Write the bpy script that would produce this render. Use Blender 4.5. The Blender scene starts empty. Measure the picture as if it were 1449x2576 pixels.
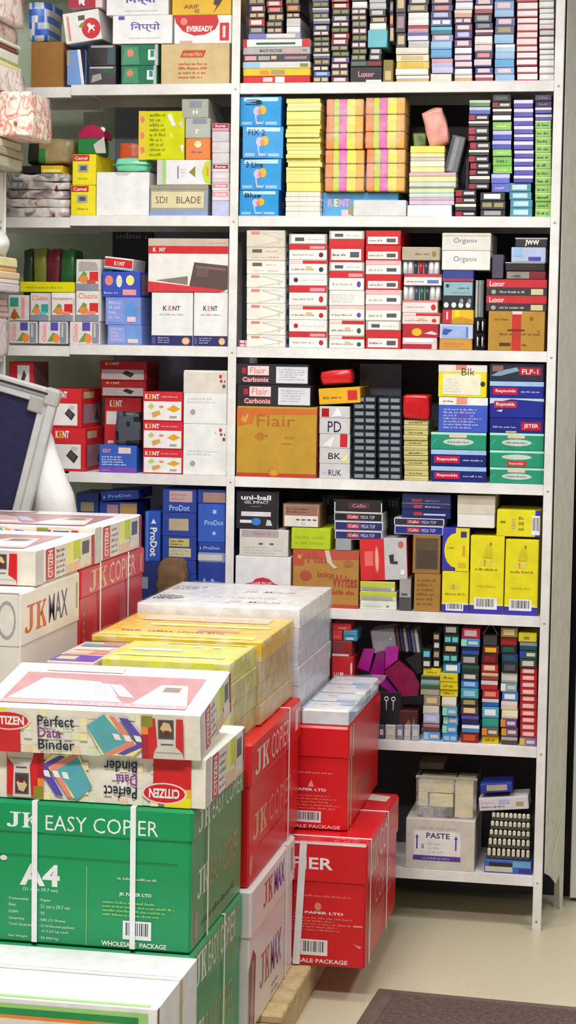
import bpy, math, random
from mathutils import Vector, Matrix, noise

# ------------------------------------------------------------------ camera, world, lamps, exposure
SC = bpy.context.scene
LINK = SC.collection.objects.link
W, H, FPX = 1449, 2576, 5000.0                     # photograph frame, focal length in its pixels
YAW, PITCH, ROLL = 0.18747, 0.08382, 0.01524
CAM = Vector((1.2432, -5.5937, 1.6561))
_f = Vector((-math.sin(YAW)*math.cos(PITCH), math.cos(YAW)*math.cos(PITCH), -math.sin(PITCH)))
_r = Vector((math.cos(YAW), math.sin(YAW), 0)); _u = _r.cross(_f)
CR = math.cos(ROLL)*_r + math.sin(ROLL)*_u
CU = -math.sin(ROLL)*_r + math.cos(ROLL)*_u
cd = bpy.data.cameras.new('camera'); cam = bpy.data.objects.new('camera', cd); LINK(cam)
cam.matrix_world = Matrix(((CR.x, CU.x, -_f.x, CAM.x), (CR.y, CU.y, -_f.y, CAM.y), (CR.z, CU.z, -_f.z, CAM.z), (0, 0, 0, 1)))
cd.sensor_fit = 'HORIZONTAL'; cd.sensor_width = 36; cd.lens = FPX*36/W; cd.clip_start = .05
SC.camera = cam

wd = bpy.data.worlds.new('world'); SC.world = wd; wd.use_nodes = True
bg = wd.node_tree.nodes['Background']
bg.inputs[0].default_value = (1.0, .98, .95, 1); bg.inputs[1].default_value = .16
def tube_or_fill_lamp(x, y, z, sx, sy, p):
    l = bpy.data.lights.new('ceiling_or_fill_lamp', 'AREA'); l.shape = 'RECTANGLE'; l.size = sx; l.size_y = sy
    l.energy = p; l.color = (1.0, .985, .95)
    o = bpy.data.objects.new('ceiling_or_fill_lamp', l); LINK(o); o.location = (x, y, z)
tube_or_fill_lamp(.15, -1.25, 3.05, 1.3, .35, 35)
tube_or_fill_lamp(.45, -3.3, 3.05, 1.3, .35, 100)
tube_or_fill_lamp(-1.15, -1.3, 3.05, .35, 1.3, 20)
tube_or_fill_lamp(2.1, -1.5, 3.05, .35, 1.3, 34)  # added fill lamp, placed at the right to brighten the end panel
vs = SC.view_settings
vs.view_transform = 'Standard'; vs.look = 'None'; vs.exposure = .03; vs.gamma = 1; vs.use_curve_mapping = False

# ------------------------------------------------------------------ helpers
def ray(x, y):
    return (x-W/2)/FPX*CR - (y-H/2)/FPX*CU + _f
def pw(x, y, Y=.012):                               # photo measurement -> (X, Z) on the plane of a shelf front
    d = ray(x, y); t = (Y-CAM.y)/d.y
    return CAM.x+d.x*t, CAM.z+d.z*t

C = dict(white='f4f2f0', offw='e6e0d4', cream='efe6bd', grey='a9a6a3', lgrey='cfcbc7', dgrey='55535a', black='1c1a20', navy='232a63',
  blue='2448b0', kblue='3aa5e6', lblue='9cc4ea', sky='58a6dc', lav='c9c4ea', vio='5b4bb0', dvio='33285a', red='d01e26', dred='8e1620', crim='b01832',
  pink='ea9aa6', lpink='f3d0d2', mag='c0189a', orange='ee8a3c', rust='c4542a', yel='f2df14', gold='e8b820', lyel='f0ec8a', olive='8b8a2c',
  lime='c8d81c', green='1f8f4c', dgreen='1d5a3a', lgreen='9fd47a', teal='2f9a8e', dteal='1f5560', mint='7fdcb4', cyan='57c0d6',
  brown='8a5a30', kraft='c39a4e', tan='d2b98a', dbrown='4a3524', purple='7a3c8c', khaki='a8986a', jkgreen='069458', jkred='d81420', maroon='6a1824',
  silver='c4c6ca', dnavy='1b1f45', steel='8b8fa0', mauve='a6808c', peach='f3c3a0', salmon='e88878')
NM = dict(offw='off-white', lgrey='light grey', dgrey='dark grey', kblue='bright blue', lblue='pale blue', sky='sky blue', lav='lavender', vio='violet',
  dvio='dark violet', dred='dark red', crim='crimson', lpink='pale pink', mag='magenta', yel='yellow', lyel='pale yellow', lgreen='light green', dgreen='dark green',
  dteal='dark teal', dbrown='dark brown', dnavy='dark navy')
def nm(c):
    if c in NM or not (len(c) == 6 and all(k in '0123456789abcdefABCDEF' for k in c)): return NM.get(c, c)
    r, g, b = (int(c[i:i+2], 16)/255 for i in (0, 2, 4)); mx, mn = max(r, g, b), min(r, g, b); s = (mx-mn)/max(mx, .01); d = mx-mn or 1
    h = (60*((g-b)/d) if mx == r else 120+60*(b-r)/d if mx == g else 240+60*(r-g)/d) % 360
    tone = 'black' if mx < .2 else 'very dark' if mx < .3 else 'dark' if mx < .5 else 'mid' if mx < .72 else 'light' if s < .45 else 'bright'
    hue = 'grey' if s < .14 else 'red' if h < 14 or h >= 345 else 'brown' if h < 40 and mx < .65 else 'orange' if h < 40 else 'yellow' if h < 66 else 'green' if h < 160 else 'teal' if h < 190 else 'blue' if h < 238 else 'violet' if h < 290 else 'pink'
    NM[c] = 'black' if tone == 'black' and hue == 'grey' else 'off-white' if hue == 'grey' and mx > .85 else (tone if tone != 'mid' else 'medium')+' '+hue
    return NM[c]
def lin(h):
    o = []
    for i in (0, 2, 4):
        v = int(h[i:i+2], 16)/255
        o.append(v/12.92 if v <= .04045 else ((v+.055)/1.055)**2.4)
    return o
_m = {}
def mat(c, rough=.5, var=.07, scale=30., coat=0.):
    k = (c, rough, var, coat)
    if k in _m: return _m[k]
    m = bpy.data.materials.new(c); m.use_nodes = True; nt = m.node_tree; b = nt.nodes['Principled BSDF']
    rgb = [min(v, .86) for v in lin(C.get(c, c))]
    tc = nt.nodes.new('ShaderNodeTexCoord'); n = nt.nodes.new('ShaderNodeTexNoise'); n.inputs['Scale'].default_value = scale
    n.inputs['Detail'].default_value = 3
    r = nt.nodes.new('ShaderNodeValToRGB')
    r.color_ramp.elements[0].position = .3; r.color_ramp.elements[1].position = .7
    r.color_ramp.elements[0].color = [v*(1-var*2) for v in rgb]+[1]; r.color_ramp.elements[1].color = rgb+[1]
    nt.links.new(tc.outputs['Object'], n.inputs['Vector']); nt.links.new(n.outputs['Fac'], r.inputs[0]); nt.links.new(r.outputs[0], b.inputs['Base Color'])
    b.inputs['Roughness'].default_value = rough
    if coat: b.inputs['Coat Weight'].default_value = coat; b.inputs['Coat Roughness'].default_value = .12
    _m[k] = m; return m
def blotch(cols, scale=22., rough=.3):
    k = (tuple(cols), scale)
    if k in _m: return _m[k]
    m = bpy.data.materials.new('printed_paper'); m.use_nodes = True; nt = m.node_tree; b = nt.nodes['Principled BSDF']; b.inputs['Roughness'].default_value = rough
    tc = nt.nodes.new('ShaderNodeTexCoord'); n = nt.nodes.new('ShaderNodeTexNoise'); n.inputs['Scale'].default_value = scale; n.inputs['Detail'].default_value = 2; n.inputs['Distortion'].default_value = .8
    r = nt.nodes.new('ShaderNodeValToRGB'); e = r.color_ramp.elements
    for i, c in enumerate(cols):
        q = e[i] if i < 2 else e.new(.5)
        q.color = [min(v, .86) for v in lin(C.get(c, c))]+[1]
    for i, q in enumerate(sorted(range(len(cols)))): e[i].position = .28+.44*i/(len(cols)-1)
    nt.links.new(tc.outputs['Object'], n.inputs['Vector']); nt.links.new(n.outputs['Fac'], r.inputs[0]); nt.links.new(r.outputs[0], b.inputs['Base Color'])
    _m[k] = m; return m
def film_mat():
    if 'film' in _m: return _m['film']
    m = bpy.data.materials.new('clear_film'); m.use_nodes = True; nt = m.node_tree
    for n in list(nt.nodes): nt.nodes.remove(n)
    o = nt.nodes.new('ShaderNodeOutputMaterial'); mx = nt.nodes.new('ShaderNodeMixShader'); t = nt.nodes.new('ShaderNodeBsdfTransparent')
    g = nt.nodes.new('ShaderNodeBsdfPrincipled'); g.inputs['Base Color'].default_value = (.9, .9, .93, 1); g.inputs['Roughness'].default_value = .16
    tc = nt.nodes.new('ShaderNodeTexCoord'); n = nt.nodes.new('ShaderNodeTexNoise'); n.inputs['Scale'].default_value = 28; n.inputs['Detail'].default_value = 4
    bm = nt.nodes.new('ShaderNodeBump'); bm.inputs['Strength'].default_value = .6; bm.inputs['Distance'].default_value = .01
    rp = nt.nodes.new('ShaderNodeValToRGB'); rp.color_ramp.elements[0].position = .4; rp.color_ramp.elements[1].position = .75
    rp.color_ramp.elements[0].color = (.05, .05, .05, 1); rp.color_ramp.elements[1].color = (.3, .3, .3, 1)
    nt.links.new(tc.outputs['Object'], n.inputs['Vector']); nt.links.new(n.outputs['Fac'], bm.inputs['Height']); nt.links.new(bm.outputs[0], g.inputs['Normal'])
    nt.links.new(n.outputs['Fac'], rp.inputs[0]); nt.links.new(rp.outputs[0], mx.inputs[0])
    nt.links.new(t.outputs[0], mx.inputs[1]); nt.links.new(g.outputs[0], mx.inputs[2]); nt.links.new(mx.outputs[0], o.inputs[0])
    _m['film'] = m; return m

class MB:                                            # collects shapes, builds ONE mesh object
    def __init__(s): s.v = []; s.f = []; s.mi = []; s.mats = []; s.sm = []
    def slot(s, m):
        if m not in s.mats: s.mats.append(m)
        return s.mats.index(m)
    def add(s, vs, fs, m, smooth=False, convex=False):
        k = len(s.v); i = s.slot(m)
        if convex:
            c = [sum(v[j] for v in vs)/len(vs) for j in range(3)]; out = []
            for f in fs:
                a, b, d = vs[f[0]], vs[f[1]], vs[f[2]]
                n = ((b[1]-a[1])*(d[2]-a[2])-(b[2]-a[2])*(d[1]-a[1]), (b[2]-a[2])*(d[0]-a[0])-(b[0]-a[0])*(d[2]-a[2]), (b[0]-a[0])*(d[1]-a[1])-(b[1]-a[1])*(d[0]-a[0]))
                out.append(f if sum(n[j]*(a[j]-c[j]) for j in range(3)) >= 0 else tuple(reversed(f)))
            fs = out
        s.v += [tuple(v) for v in vs]; s.f += [tuple(j+k for j in f) for f in fs]; s.mi += [i]*len(fs); s.sm += [smooth]*len(fs)
    def box(s, x0, x1, y0, y1, z0, z1, m, b=.0012, jit=0, rnd=None):
        e = ((x0, x1), (y0, y1), (z0, z1)); b = min(b, .3*min(x1-x0, y1-y0, z1-z0)); vs = []; ix = {}
        for c in range(8):
            sg = (c & 1, c >> 1 & 1, c >> 2 & 1)
            jj = [(rnd.uniform(-jit, jit) if rnd else 0) for _ in range(2)]+[-abs(rnd.uniform(0, jit)) if rnd and sg[2] else 0]
            for a in range(3):
                p = [e[q][sg[q]] + (0 if q == a else (b if sg[q] == 0 else -b)) + jj[q] for q in range(3)]
                ix[c, a] = len(vs); vs.append(p)
        fs = []
        for a in range(3):
            q, r = [t for t in range(3) if t != a]
            for sa in (0, 1):
                cs = [(sa << a) | (i << q) | (j << r) for i, j in ((0, 0), (1, 0), (1, 1), (0, 1))]
                fs.append(tuple(ix[c, a] for c in cs))
        for a in range(3):
            q, r = [t for t in range(3) if t != a]
            for i in (0, 1):
                for j in (0, 1):
                    c0 = (i << q) | (j << r); c1 = c0 | (1 << a)
                    fs.append((ix[c0, q], ix[c1, q], ix[c1, r], ix[c0, r]))
        for c in range(8): fs.append((ix[c, 0], ix[c, 1], ix[c, 2]))
        s.add(vs, fs, m, convex=True)
    def prism(s, pts, y0, y1, m, axis='y'):          # polygon in (x,z), extruded along y (or x)
        n = len(pts); mk = (lambda p, t: (p[0], t, p[1])) if axis == 'y' else (lambda p, t: (t, p[0], p[1]))
        vs = [mk(p, y0) for p in pts]+[mk(p, y1) for p in pts]
        fs = [tuple(range(n)), tuple(range(2*n-1, n-1, -1))]+[(i, i+n, (i+1) % n+n, (i+1) % n) for i in range(n)]
        ar = sum(pts[i][0]*pts[(i+1) % n][1]-pts[(i+1) % n][0]*pts[i][1] for i in range(n))
        flip = (ar < 0) != (axis == 'x')
        if flip: fs = [tuple(reversed(f)) for f in fs]
        s.add(vs, fs, m)
    def tube(s, pts, r, m, n=6, flat=None, cap=True):  # swept tube (flat = (half width, half thickness))
        P = [Vector(p) for p in pts]; k = len(s.v); vs = []; fs = []
        for i, p in enumerate(P):
            d = (P[min(i+1, len(P)-1)]-P[max(i-1, 0)]).normalized()
            a = d.cross(Vector((0, 0, 1)) if abs(d.z) < .9 else Vector((0, 1, 0))).normalized(); b = d.cross(a)
            rr = r[i] if isinstance(r, (list, tuple)) else r
            for j in range(n):
                t = 2*math.pi*j/n
                ca, cb = (math.cos(t)*rr, math.sin(t)*rr) if not flat else (math.cos(t)*flat[0], math.sin(t)*flat[1])
                vs.append(p+a*ca+b*cb)
        for i in range(len(P)-1):
            for j in range(n):
                fs.append((i*n+j, i*n+(j+1) % n, (i+1)*n+(j+1) % n, (i+1)*n+j))
        if cap: fs += [tuple(range(n-1, -1, -1)), tuple((len(P)-1)*n+j for j in range(n))]
        s.add(vs, fs, m, smooth=True)
    def lumpy(s, x0, x1, y0, y1, z0, z1, m, amp=.004, n=6, seed=0, freq=14, rad=.25, mcol=None):
        vs = []; ix = {}; fs = []; fm = []
        cx, cy, cz = (x0+x1)/2, (y0+y1)/2, (z0+z1)/2
        def vert(i, j, k):
            if (i, j, k) in ix: return ix[i, j, k]
            p = Vector((i/n*2-1, j/n*2-1, k/n*2-1))
            q = Vector([(1-rad)*t for t in p])+p.normalized()*rad*(1.0)
            w = Vector((cx+q.x*(x1-x0)/2, cy+q.y*(y1-y0)/2, cz+q.z*(z1-z0)/2))
            d = noise.noise_vector(w*freq+Vector((seed*7.3, seed*3.1, seed)))
            w = w+d*amp
            w = Vector((min(max(w.x, x0), x1), min(max(w.y, y0), y1), min(max(w.z, z0), z1)))
            ix[i, j, k] = len(vs); vs.append(w); return ix[i, j, k]
        for a in range(3):
            for sd in (0, n):
                for i in range(n):
                    for j in range(n):
                        q = []
                        for di, dj in ((0, 0), (1, 0), (1, 1), (0, 1)):
                            t = [0, 0, 0]; t[a] = sd; t[(a+1) % 3] = i+di; t[(a+2) % 3] = j+dj; q.append(vert(*t))
                        fs.append(tuple(q) if sd else tuple(reversed(q)))
                        fm.append((vs[q[0]]+vs[q[2]])/2)
        if mcol is None: s.add(vs, fs, m, smooth=True)
        else:
            k = len(s.v); s.v += [tuple(v) for v in vs]
            for f, c in zip(fs, fm):
                s.f.append(tuple(j+k for j in f)); s.mi.append(s.slot(mcol(c))); s.sm.append(True)
    def build(s, name, parent=None, loc=(0, 0, 0), rot=(0, 0, 0)):
        me = bpy.data.meshes.new(name); me.from_pydata(s.v, [], s.f)
        for m in s.mats: me.materials.append(m)
        me.polygons.foreach_set('material_index', s.mi); me.polygons.foreach_set('use_smooth', s.sm); me.update()
        o = bpy.data.objects.new(name, me); LINK(o); o.location = loc; o.rotation_euler = rot
        if parent: o.parent = parent
        return o
def tag(o, label=None, cat=None, group=None, kind=None):
    if label: o['label'] = label
    if cat: o['category'] = cat
    if group: o['group'] = group
    if kind: o['kind'] = kind
    return o
def empty(name, loc, rz=0):
    o = bpy.data.objects.new(name, None); LINK(o); o.location = loc; o.rotation_euler = (0, 0, rz); return o

_t = {}
def slab_jk():                                     # heavy slab-serif J and K
    v = []; f = []
    def poly(pts): f.append(tuple(range(len(v), len(v)+len(pts)))); v.extend(pts)
    poly([(.10, .92), (.46, .92), (.46, 1), (.10, 1)]); poly([(.22, .24), (.36, .24), (.36, .92), (.22, .92)])
    poly([(.22, .24), (.20, .13), (.15, .09), (.14, 0), (.24, .02), (.32, .09), (.36, .24)]); poly([(.0, .12), (.03, .03), (.14, 0), (.15, .09), (.11, .16), (.10, .24), (.04, .24), (.0, .2)])
    poly([(.50, .92), (.76, .92), (.76, 1), (.50, 1)]); poly([(.50, 0), (.76, 0), (.76, .08), (.50, .08)]); poly([(.56, .08), (.70, .08), (.70, .92), (.56, .92)])
    poly([(.70, .42), (.76, .46), (.96, .92), (.88, .92), (.70, .56)]); poly([(.82, .92), (1, .92), (1, 1), (.82, 1)])
    poly([(.74, .52), (.86, .08), (1, .08), (.82, .62)]); poly([(.82, 0), (1, 0), (1, .08), (.82, .08)])
    return v, f
def glyphs(s, bold):
    if s == 'JK': return slab_jk()
    if (s, bold) not in _t:
        c = bpy.data.curves.new('t', 'FONT'); c.body = s; c.resolution_u = 2; c.offset = bold
        o = bpy.data.objects.new('t', c); me = bpy.data.meshes.new_from_object(o)
        vs = [(v.co.x, v.co.y) for v in me.vertices]; fs = [tuple(p.vertices) for p in me.polygons]
        x0 = min(v[0] for v in vs); x1 = max(v[0] for v in vs); y0 = min(v[1] for v in vs); y1 = max(v[1] for v in vs)
        _t[s, bold] = ([((v[0]-x0)/(x1-x0), (v[1]-y0)/(y1-y0)) for v in vs], fs)
        bpy.data.objects.remove(o); bpy.data.curves.remove(c); bpy.data.meshes.remove(me)
    return _t[s, bold]
# print lists: ('r',u0,v0,u1,v1,c) ('e',u,v,ru,rv,c) ('p',[(u,v)..],c) ('t',s,u0,v0,u1,v1,c[,bold,rot]) ('g',u0,v0,u1,v1,c,lines) ('b',u0,v0,u1,v1)
def prints(mb, o, U, V, lst, rough=.45, seed=1):
    o, U, V = Vector(o), Vector(U), Vector(V); N = U.cross(V).normalized(); rnd = random.Random(seed); off = [.00025]
    def P(u, v): return o+U*u+V*v+N*off[0]
    for it in lst:
        k = it[0]
        if k == 'r':
            _, a, b, c, d, col = it; mb.add([P(a, b), P(c, b), P(c, d), P(a, d)], [(0, 1, 2, 3)], mat(col, rough))
        elif k == 'e':
            _, u, v, ru, rv, col = it
            mb.add([P(u+ru*math.cos(t*math.pi/8), v+rv*math.sin(t*math.pi/8)) for t in range(16)], [tuple(range(16))], mat(col, rough))
        elif k == 'p':
            pts = it[1]; ar = sum(pts[i][0]*pts[(i+1) % len(pts)][1]-pts[(i+1) % len(pts)][0]*pts[i][1] for i in range(len(pts)))
            pts = pts if ar > 0 else pts[::-1]
            mb.add([P(*q) for q in pts], [tuple(range(len(pts)))], mat(it[2], rough))
        elif k == 't':
            s, a, b, c, d, col = it[1:7]; bold = it[7] if len(it) > 7 else 0; rt = it[8] if len(it) > 8 else 0
            vs, fs = glyphs(s, bold); q = []
            for x, y in vs:
                if rt == 90: x, y = 1-y, x
                elif rt == -90: x, y = y, 1-x
                elif rt == 180: x, y = 1-x, 1-y
                q.append(P(a+(c-a)*x, b+(d-b)*y))
            mb.add(q, fs, mat(col, rough))
        elif k == 'g':
            a, b, c, d, col, n = it[1:7]; h = (d-b)/n; mm = mat(col, rough); q = []; fs = []
            cw = h*V.length/U.length*.34                     # letter pitch
            cw = max(cw, (c-a)/46)
            for i in range(n):
                x = a; y = d-h*(i+.80); end = c-(rnd.random()*.3*(c-a) if n > 1 else 0)
                while x < end-cw:
                    for _ in range(rnd.randint(2, 8)):
                        if x > end-cw: break
                        hh = h*rnd.choice((.36, .36, .4, .58)); w = cw*rnd.uniform(.5, .8); k0 = len(q)
                        q += [P(x, y), P(x+w, y), P(x+w, y+hh), P(x, y+hh)]; fs.append((k0, k0+1, k0+2, k0+3)); x += cw
                    x += cw*.9
            if fs: mb.add(q, fs, mm)
        elif k == 'b':
            a, b, c, d = it[1:5]; mb.add([P(a, b), P(c, b), P(c, d), P(a, d)], [(0, 1, 2, 3)], mat('white', rough)); off[0] += .00008
            x = a+(c-a)*.1; 
            while x < c-(c-a)*.12:
                w = (c-a)*rnd.choice((.02, .035, .055)); mb.add([P(x, b+(d-b)*.22), P(x+w, b+(d-b)*.22), P(x+w, b+(d-b)*.9), P(x, b+(d-b)*.9)], [(0, 1, 2, 3)], mat('dgrey', rough)); x += w+(c-a)*rnd.choice((.02, .03, .045))
        off[0] += .00008
_n = [0]
def emit(n, ob, o, U, V, l, rough):                  # printing: few separate patches are parts of their own, fine print is one part
    if len(l) <= 3:
        for i, it in enumerate(l):
            N = Vector(U).cross(Vector(V)).normalized()*(.00008*i); q = MB(); prints(q, Vector(o)+N, U, V, [it], rough, _n[0]+i); q.build({'t': 'lettering', 'g': 'fine_print', 'b': 'barcode'}.get(it[0], 'printed_patch'), ob)
        return
    q = MB(); prints(q, o, U, V, l, rough, _n[0]); q.build(n, ob)
def carton(name, label, cat, X0, X1, Y0, D, Z0, Z1, col, front=(), side=(), top=(), left=(), group=None, yaw=0, roll=0, pitch=0, rough=.5, bev=.0015, var=.07, coat=0., sep=True, jit=.0004):
    """rectangular packed thing; origin at the middle of its base, front towards -Y; prints are its parts"""
    _n[0] += 1; rnd = random.Random(_n[0]); w, h = X1-X0, Z1-Z0
    m = MB(); m.box(-w/2, w/2, -D/2, D/2, 0, h, mat(col, rough, var, 30, coat), bev, jit, rnd)
    rl = math.radians(roll); up = abs(math.sin(rl))*w/2
    frames = (('printed_front', front, (-w/2, -D/2-jit, 0), (w, 0, 0), (0, 0, h)), ('printed_side', side, (w/2+jit, -D/2, 0), (0, D, 0), (0, 0, h)),
              ('printed_top', top, (-w/2, -D/2, h+jit), (w, 0, 0), (0, D, 0)), ('printed_end', left, (-w/2-jit, D/2, 0), (0, -D, 0), (0, 0, h)))
    if not sep:
        for _, l, o, U, V in frames:
            if l: prints(m, o, U, V, l, rough, _n[0])
    ob = m.build(name, None, ((X0+X1)/2, Y0+D/2, Z0+up), (math.radians(pitch), -rl, math.radians(yaw)))
    tag(ob, label, cat, group)
    if sep:
        for n, l, o, U, V in frames:
            if l:
                emit(n, ob, o, U, V, l, rough)
    return ob
# ------------------------------------------------------------------ rack measures
ZB = [2.7375, 2.3645, 1.9915, 1.6190, 1.2464, .8735, .5000, .1279]     # underside of each shelf lip
LIP = .030
ST = [z+LIP for z in ZB]                                                # top of each shelf
RD = .30
G = .0006
def pk(row, label, x0, x1, yt, col, front=(), side=(), name='small_box', cat='box', Y=.012, D=.2, z=None, **kw):
    """one packet standing on shelf `row` (or on height z); x0, x1, top measured on the photo. returns its top height"""
    Z0 = (ST[row] if z is None else z)
    xa = pw(x0, yt, Y)[0]; xb = pw(x1, yt, Y)[0]; Z1 = pw((x0+x1)/2, yt, Y)[1]
    Z1 = max(Z1, Z0+.004)
    carton(name, label, cat, xa+G, xb-G, Y, D, Z0+.0003, Z1, col, front, side, **kw)
    return Z1

# ------------------------------------------------------------------ the setting
def surf(name, c1, c2, scale, rough=.5, spec=None):
    m = bpy.data.materials.new(name); m.use_nodes = True; nt = m.node_tree; b = nt.nodes['Principled BSDF']
    tc = nt.nodes.new('ShaderNodeTexCoord'); n = nt.nodes.new('ShaderNodeTexNoise'); n.inputs['Scale'].default_value = scale; n.inputs['Detail'].default_value = 8
    n.inputs['Roughness'].default_value = .75
    r = nt.nodes.new('ShaderNodeValToRGB'); r.color_ramp.elements[0].position = .35; r.color_ramp.elements[1].position = .65
    r.color_ramp.elements[0].color = lin(c1)+[1]; r.color_ramp.elements[1].color = lin(c2)+[1]
    nt.links.new(tc.outputs['Object'], n.inputs['Vector']); nt.links.new(n.outputs['Fac'], r.inputs[0]); nt.links.new(r.outputs[0], b.inputs['Base Color'])
    b.inputs['Roughness'].default_value = rough
    return m
m = MB(); m.box(-3, 3, -7, .40, -.05, 0, surf('floor_vinyl', 'beb498', 'd0c8ae', 170, .4), 0); tag(m.build('floor'), 'speckled beige vinyl floor in front of the shelving', kind='structure')
m = MB(); m.box(-3, -.455, .40, .46, 0, 3.1, surf('wall_green', 'c0d0b4', 'ccdac0', 6, .7), 0)
m.box(-.455, 3, .40, .46, 0, 3.1, surf('wall_blue', '9a9cb0', 'a8aabc', 6, .7), 0); tag(m.build('wall_back'), 'painted wall behind the shelving', kind='structure')
m = MB(); m.box(1.0005, 2.6, .325, .399, .012, 3.1, surf('wall_white', 'cfcdc4', 'dcdad2', 9, .6), .002); tag(m.build('wall_right'), 'pale wall panel beside the end of the shelving', kind='structure')

m = MB(); m.box(.915, 1.0, .385, .399, .0, 3.1, mat('26222a', .8), .001); tag(m.build('painted_gap_shade_1'), 'dark strip painted as the shade between the shelving end and the pale wall panel', kind='structure')  # dark colour stands in for the shade inside the gap

# ------------------------------------------------------------------ shelving unit
rk = empty('shelving_unit', (.3, .15, 0)); tag(rk, 'white painted steel shelving unit of two bays packed with stationery', 'shelving')
RO = (-.3, -.15, 0)
steel = surf('rack_paint', 'd6d3cf', 'f0eeec', 7, .42)
dsteel = surf('rack_side_paint', 'c9c5b8', 'dedbd0', 20, .5)
def shelf_mesh(x0, x1, z, back=RD):
    m = MB(); z1 = z+LIP
    m.box(x0, x1, 0, back, z1-.0022, z1, steel, .0008)
    m.box(x0, x1, 0, .0022, z, z1-.0022, steel, .0009)
    m.box(x0, x1, .0022, .014, z, z+.002, steel, .0006)
    m.box(x0, x1, back-.0022, back, z, z1-.0022, steel, .0008)
    return m
for i, z in enumerate(ZB):
    shelf_mesh(.0246, .9098, z).build('shelf', rk, RO)
    shelf_mesh(-.474, -.0002, z).build('shelf', rk, RO)
    shelf_mesh(-1.25, -.4745, z-.006).build('shelf', rk, RO)
def post(x0, x1, y0, y1, inner, ox=0):
    m = MB(); sx = (x0, x0+.0022) if inner < 0 else (x1-.0022, x1)
    m.box(x0, x1, y0, y0+.0022, 0, 3.05, steel, .0008)
    m.box(sx[0], sx[1], y0+.0022, y1, 0, 3.05, steel, .0008)
    return m
post(0, .0244, -.0024, .034, -1).build('post', rk, RO)
post(.910, .9345, -.0024, .034, 1).build('post', rk, RO)
m = MB(); m.box(-.001, .0235, RD+.001, RD+.0032, 0, 3.05, steel, .0008); m.build('post', rk, RO)
m = MB(); m.box(.026, .905, RD+.004, RD+.006, .02, 3.05, mat('46424a', .6, .1), .0006); m.build('back_panel', rk, RO)
# rear right post leans outwards a little
m = MB(); m.prism([(.957, 0), (.983, 0), (.983, 3.05), (.957, 3.05)], .258, .262, dsteel); m.build('post', rk, RO)
# sheet closing the end of the unit, its foot cut into an arch
pts = [(.034, .13), (.034, 3.05), (.258, 3.05), (.258, .0), (.235, .0), (.20, .15), (.15, .12), (.07, .0), (.05, .0), (.034, .05)]
m = MB()
vs = []
def ex(y): return .9350+(.983-.9350)*(y/.26)
pts = [(.034, .16), (.034, 3.05), (.262, 3.05), (.262, .0), (.238, .0), (.215, .115), (.17, .095), (.10, .135)]
n = len(pts)
vs = [(ex(y)-.0, y, z) for y, z in pts]+[(ex(y)-.003, y, z) for y, z in pts]
m.add(vs, [tuple(range(n-1, -1, -1)), tuple(range(n, 2*n))]+[(i, (i+1) % n, (i+1) % n+n, i+n) for i in range(n)], dsteel)
ep = m.build('end_panel', rk, RO)
m = MB(); q = [(.10, .165), (.135, .185), (.215, .255), (.225, .275), (.19, .262), (.12, .205)]
m.add([(ex(y)+.0006, y, z) for y, z in q], [(0, 1, 2, 3, 4, 5)], mat('offw', .4)); m.build('paint_scratch', ep)
m = MB(); q = [(.05, .30), (.075, .315), (.12, .285), (.085, .33), (.055, .345)]
m.add([(ex(y)+.0006, y, z) for y, z in q], [(0, 1, 2, 3, 4)], mat('offw', .4)); m.build('paint_scratch', ep)
for z in ZB[1:]:
    for x in (.922, .0125):
        m = MB(); m.tube([(x, -.0024, z+.014), (x, -.0045, z+.014)], .0034, mat('lgrey', .4), 8); m.build('bolt', rk, RO)
m = MB(); m.tube([(.9215, -.0024, .028), (.9215, -.0042, .028)], .003, mat('mauve', .4), 8); m.build('bolt', rk, RO)

# ------------------------------------------------------------------ floor mat
mr = empty('floor_mat', (1.1, -1.5, 0), math.radians(-3.2)); tag(mr, 'dark brown floor mat with a smooth lighter border', 'mat')
m = MB(); m.box(-.59, .62, -.8, .842, .0002, .006, mat('6a5850', .6, .1), .002); m.build('border', mr)
m = MB(); m.box(-.545, .575, -.76, .805, .006, .0095, surf('mat_pile', '40302c', '6b5650', 90, .95), .001); m.build('pile', mr)

# ------------------------------------------------------------------ pallets and the paper cartons on them
wood = surf('pallet_wood', 'b49868', 'd6bf92', 22, .7)
def pallet(label, X0, X1, Y0, Y1, n):
    e = empty('wooden_pallet', ((X0+X1)/2, (Y0+Y1)/2, 0)); tag(e, label, 'pallet'); L = (-(X0+X1)/2, -(Y0+Y1)/2, 0)
    for x in (X0, (X0+X1)/2-.04, X1-.085):
        m = MB(); m.box(x, x+.08, Y0, Y1, .0002, .068, wood, .004); m.build('stringer', e, L)
    p = (Y1-Y0)/n
    for i in range(n):
        m = MB(); m.box(X0, X1, Y0+p*i+.004, Y0+p*(i+1)-.004, .068, .0895, wood, .004); m.build('deck_board', e, L)
PT = .09
pallet('wooden pallet with a board end showing under the white and red paper cartons', -.6, .40, -1.135, -.09, 10)
pallet('wooden pallet under the green paper cartons', -.6, .30, -2.14, -1.16, 9)

def strap_loop(o, pts, wdt, col='white'):            # packing strap laid round a carton
    m = MB()
    P = [Vector(p) for p in pts]
    for a, b in zip(P, P[1:]):
        d = (b-a)
        if abs(d.x) < 1e-4 and abs(d.y) < 1e-4 or abs(d.x) > abs(d.y): pass
        m.tube([a, b], .001, mat(col, .3), 6, flat=None)
    return m
def strapbox(parent, x0, x1, y0, y1, z0, z1, m):     # thin slab
    q = MB(); q.box(x0, x1, y0, y1, z0, z1, m, .0006); q.build('packing_strap', parent)

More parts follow.
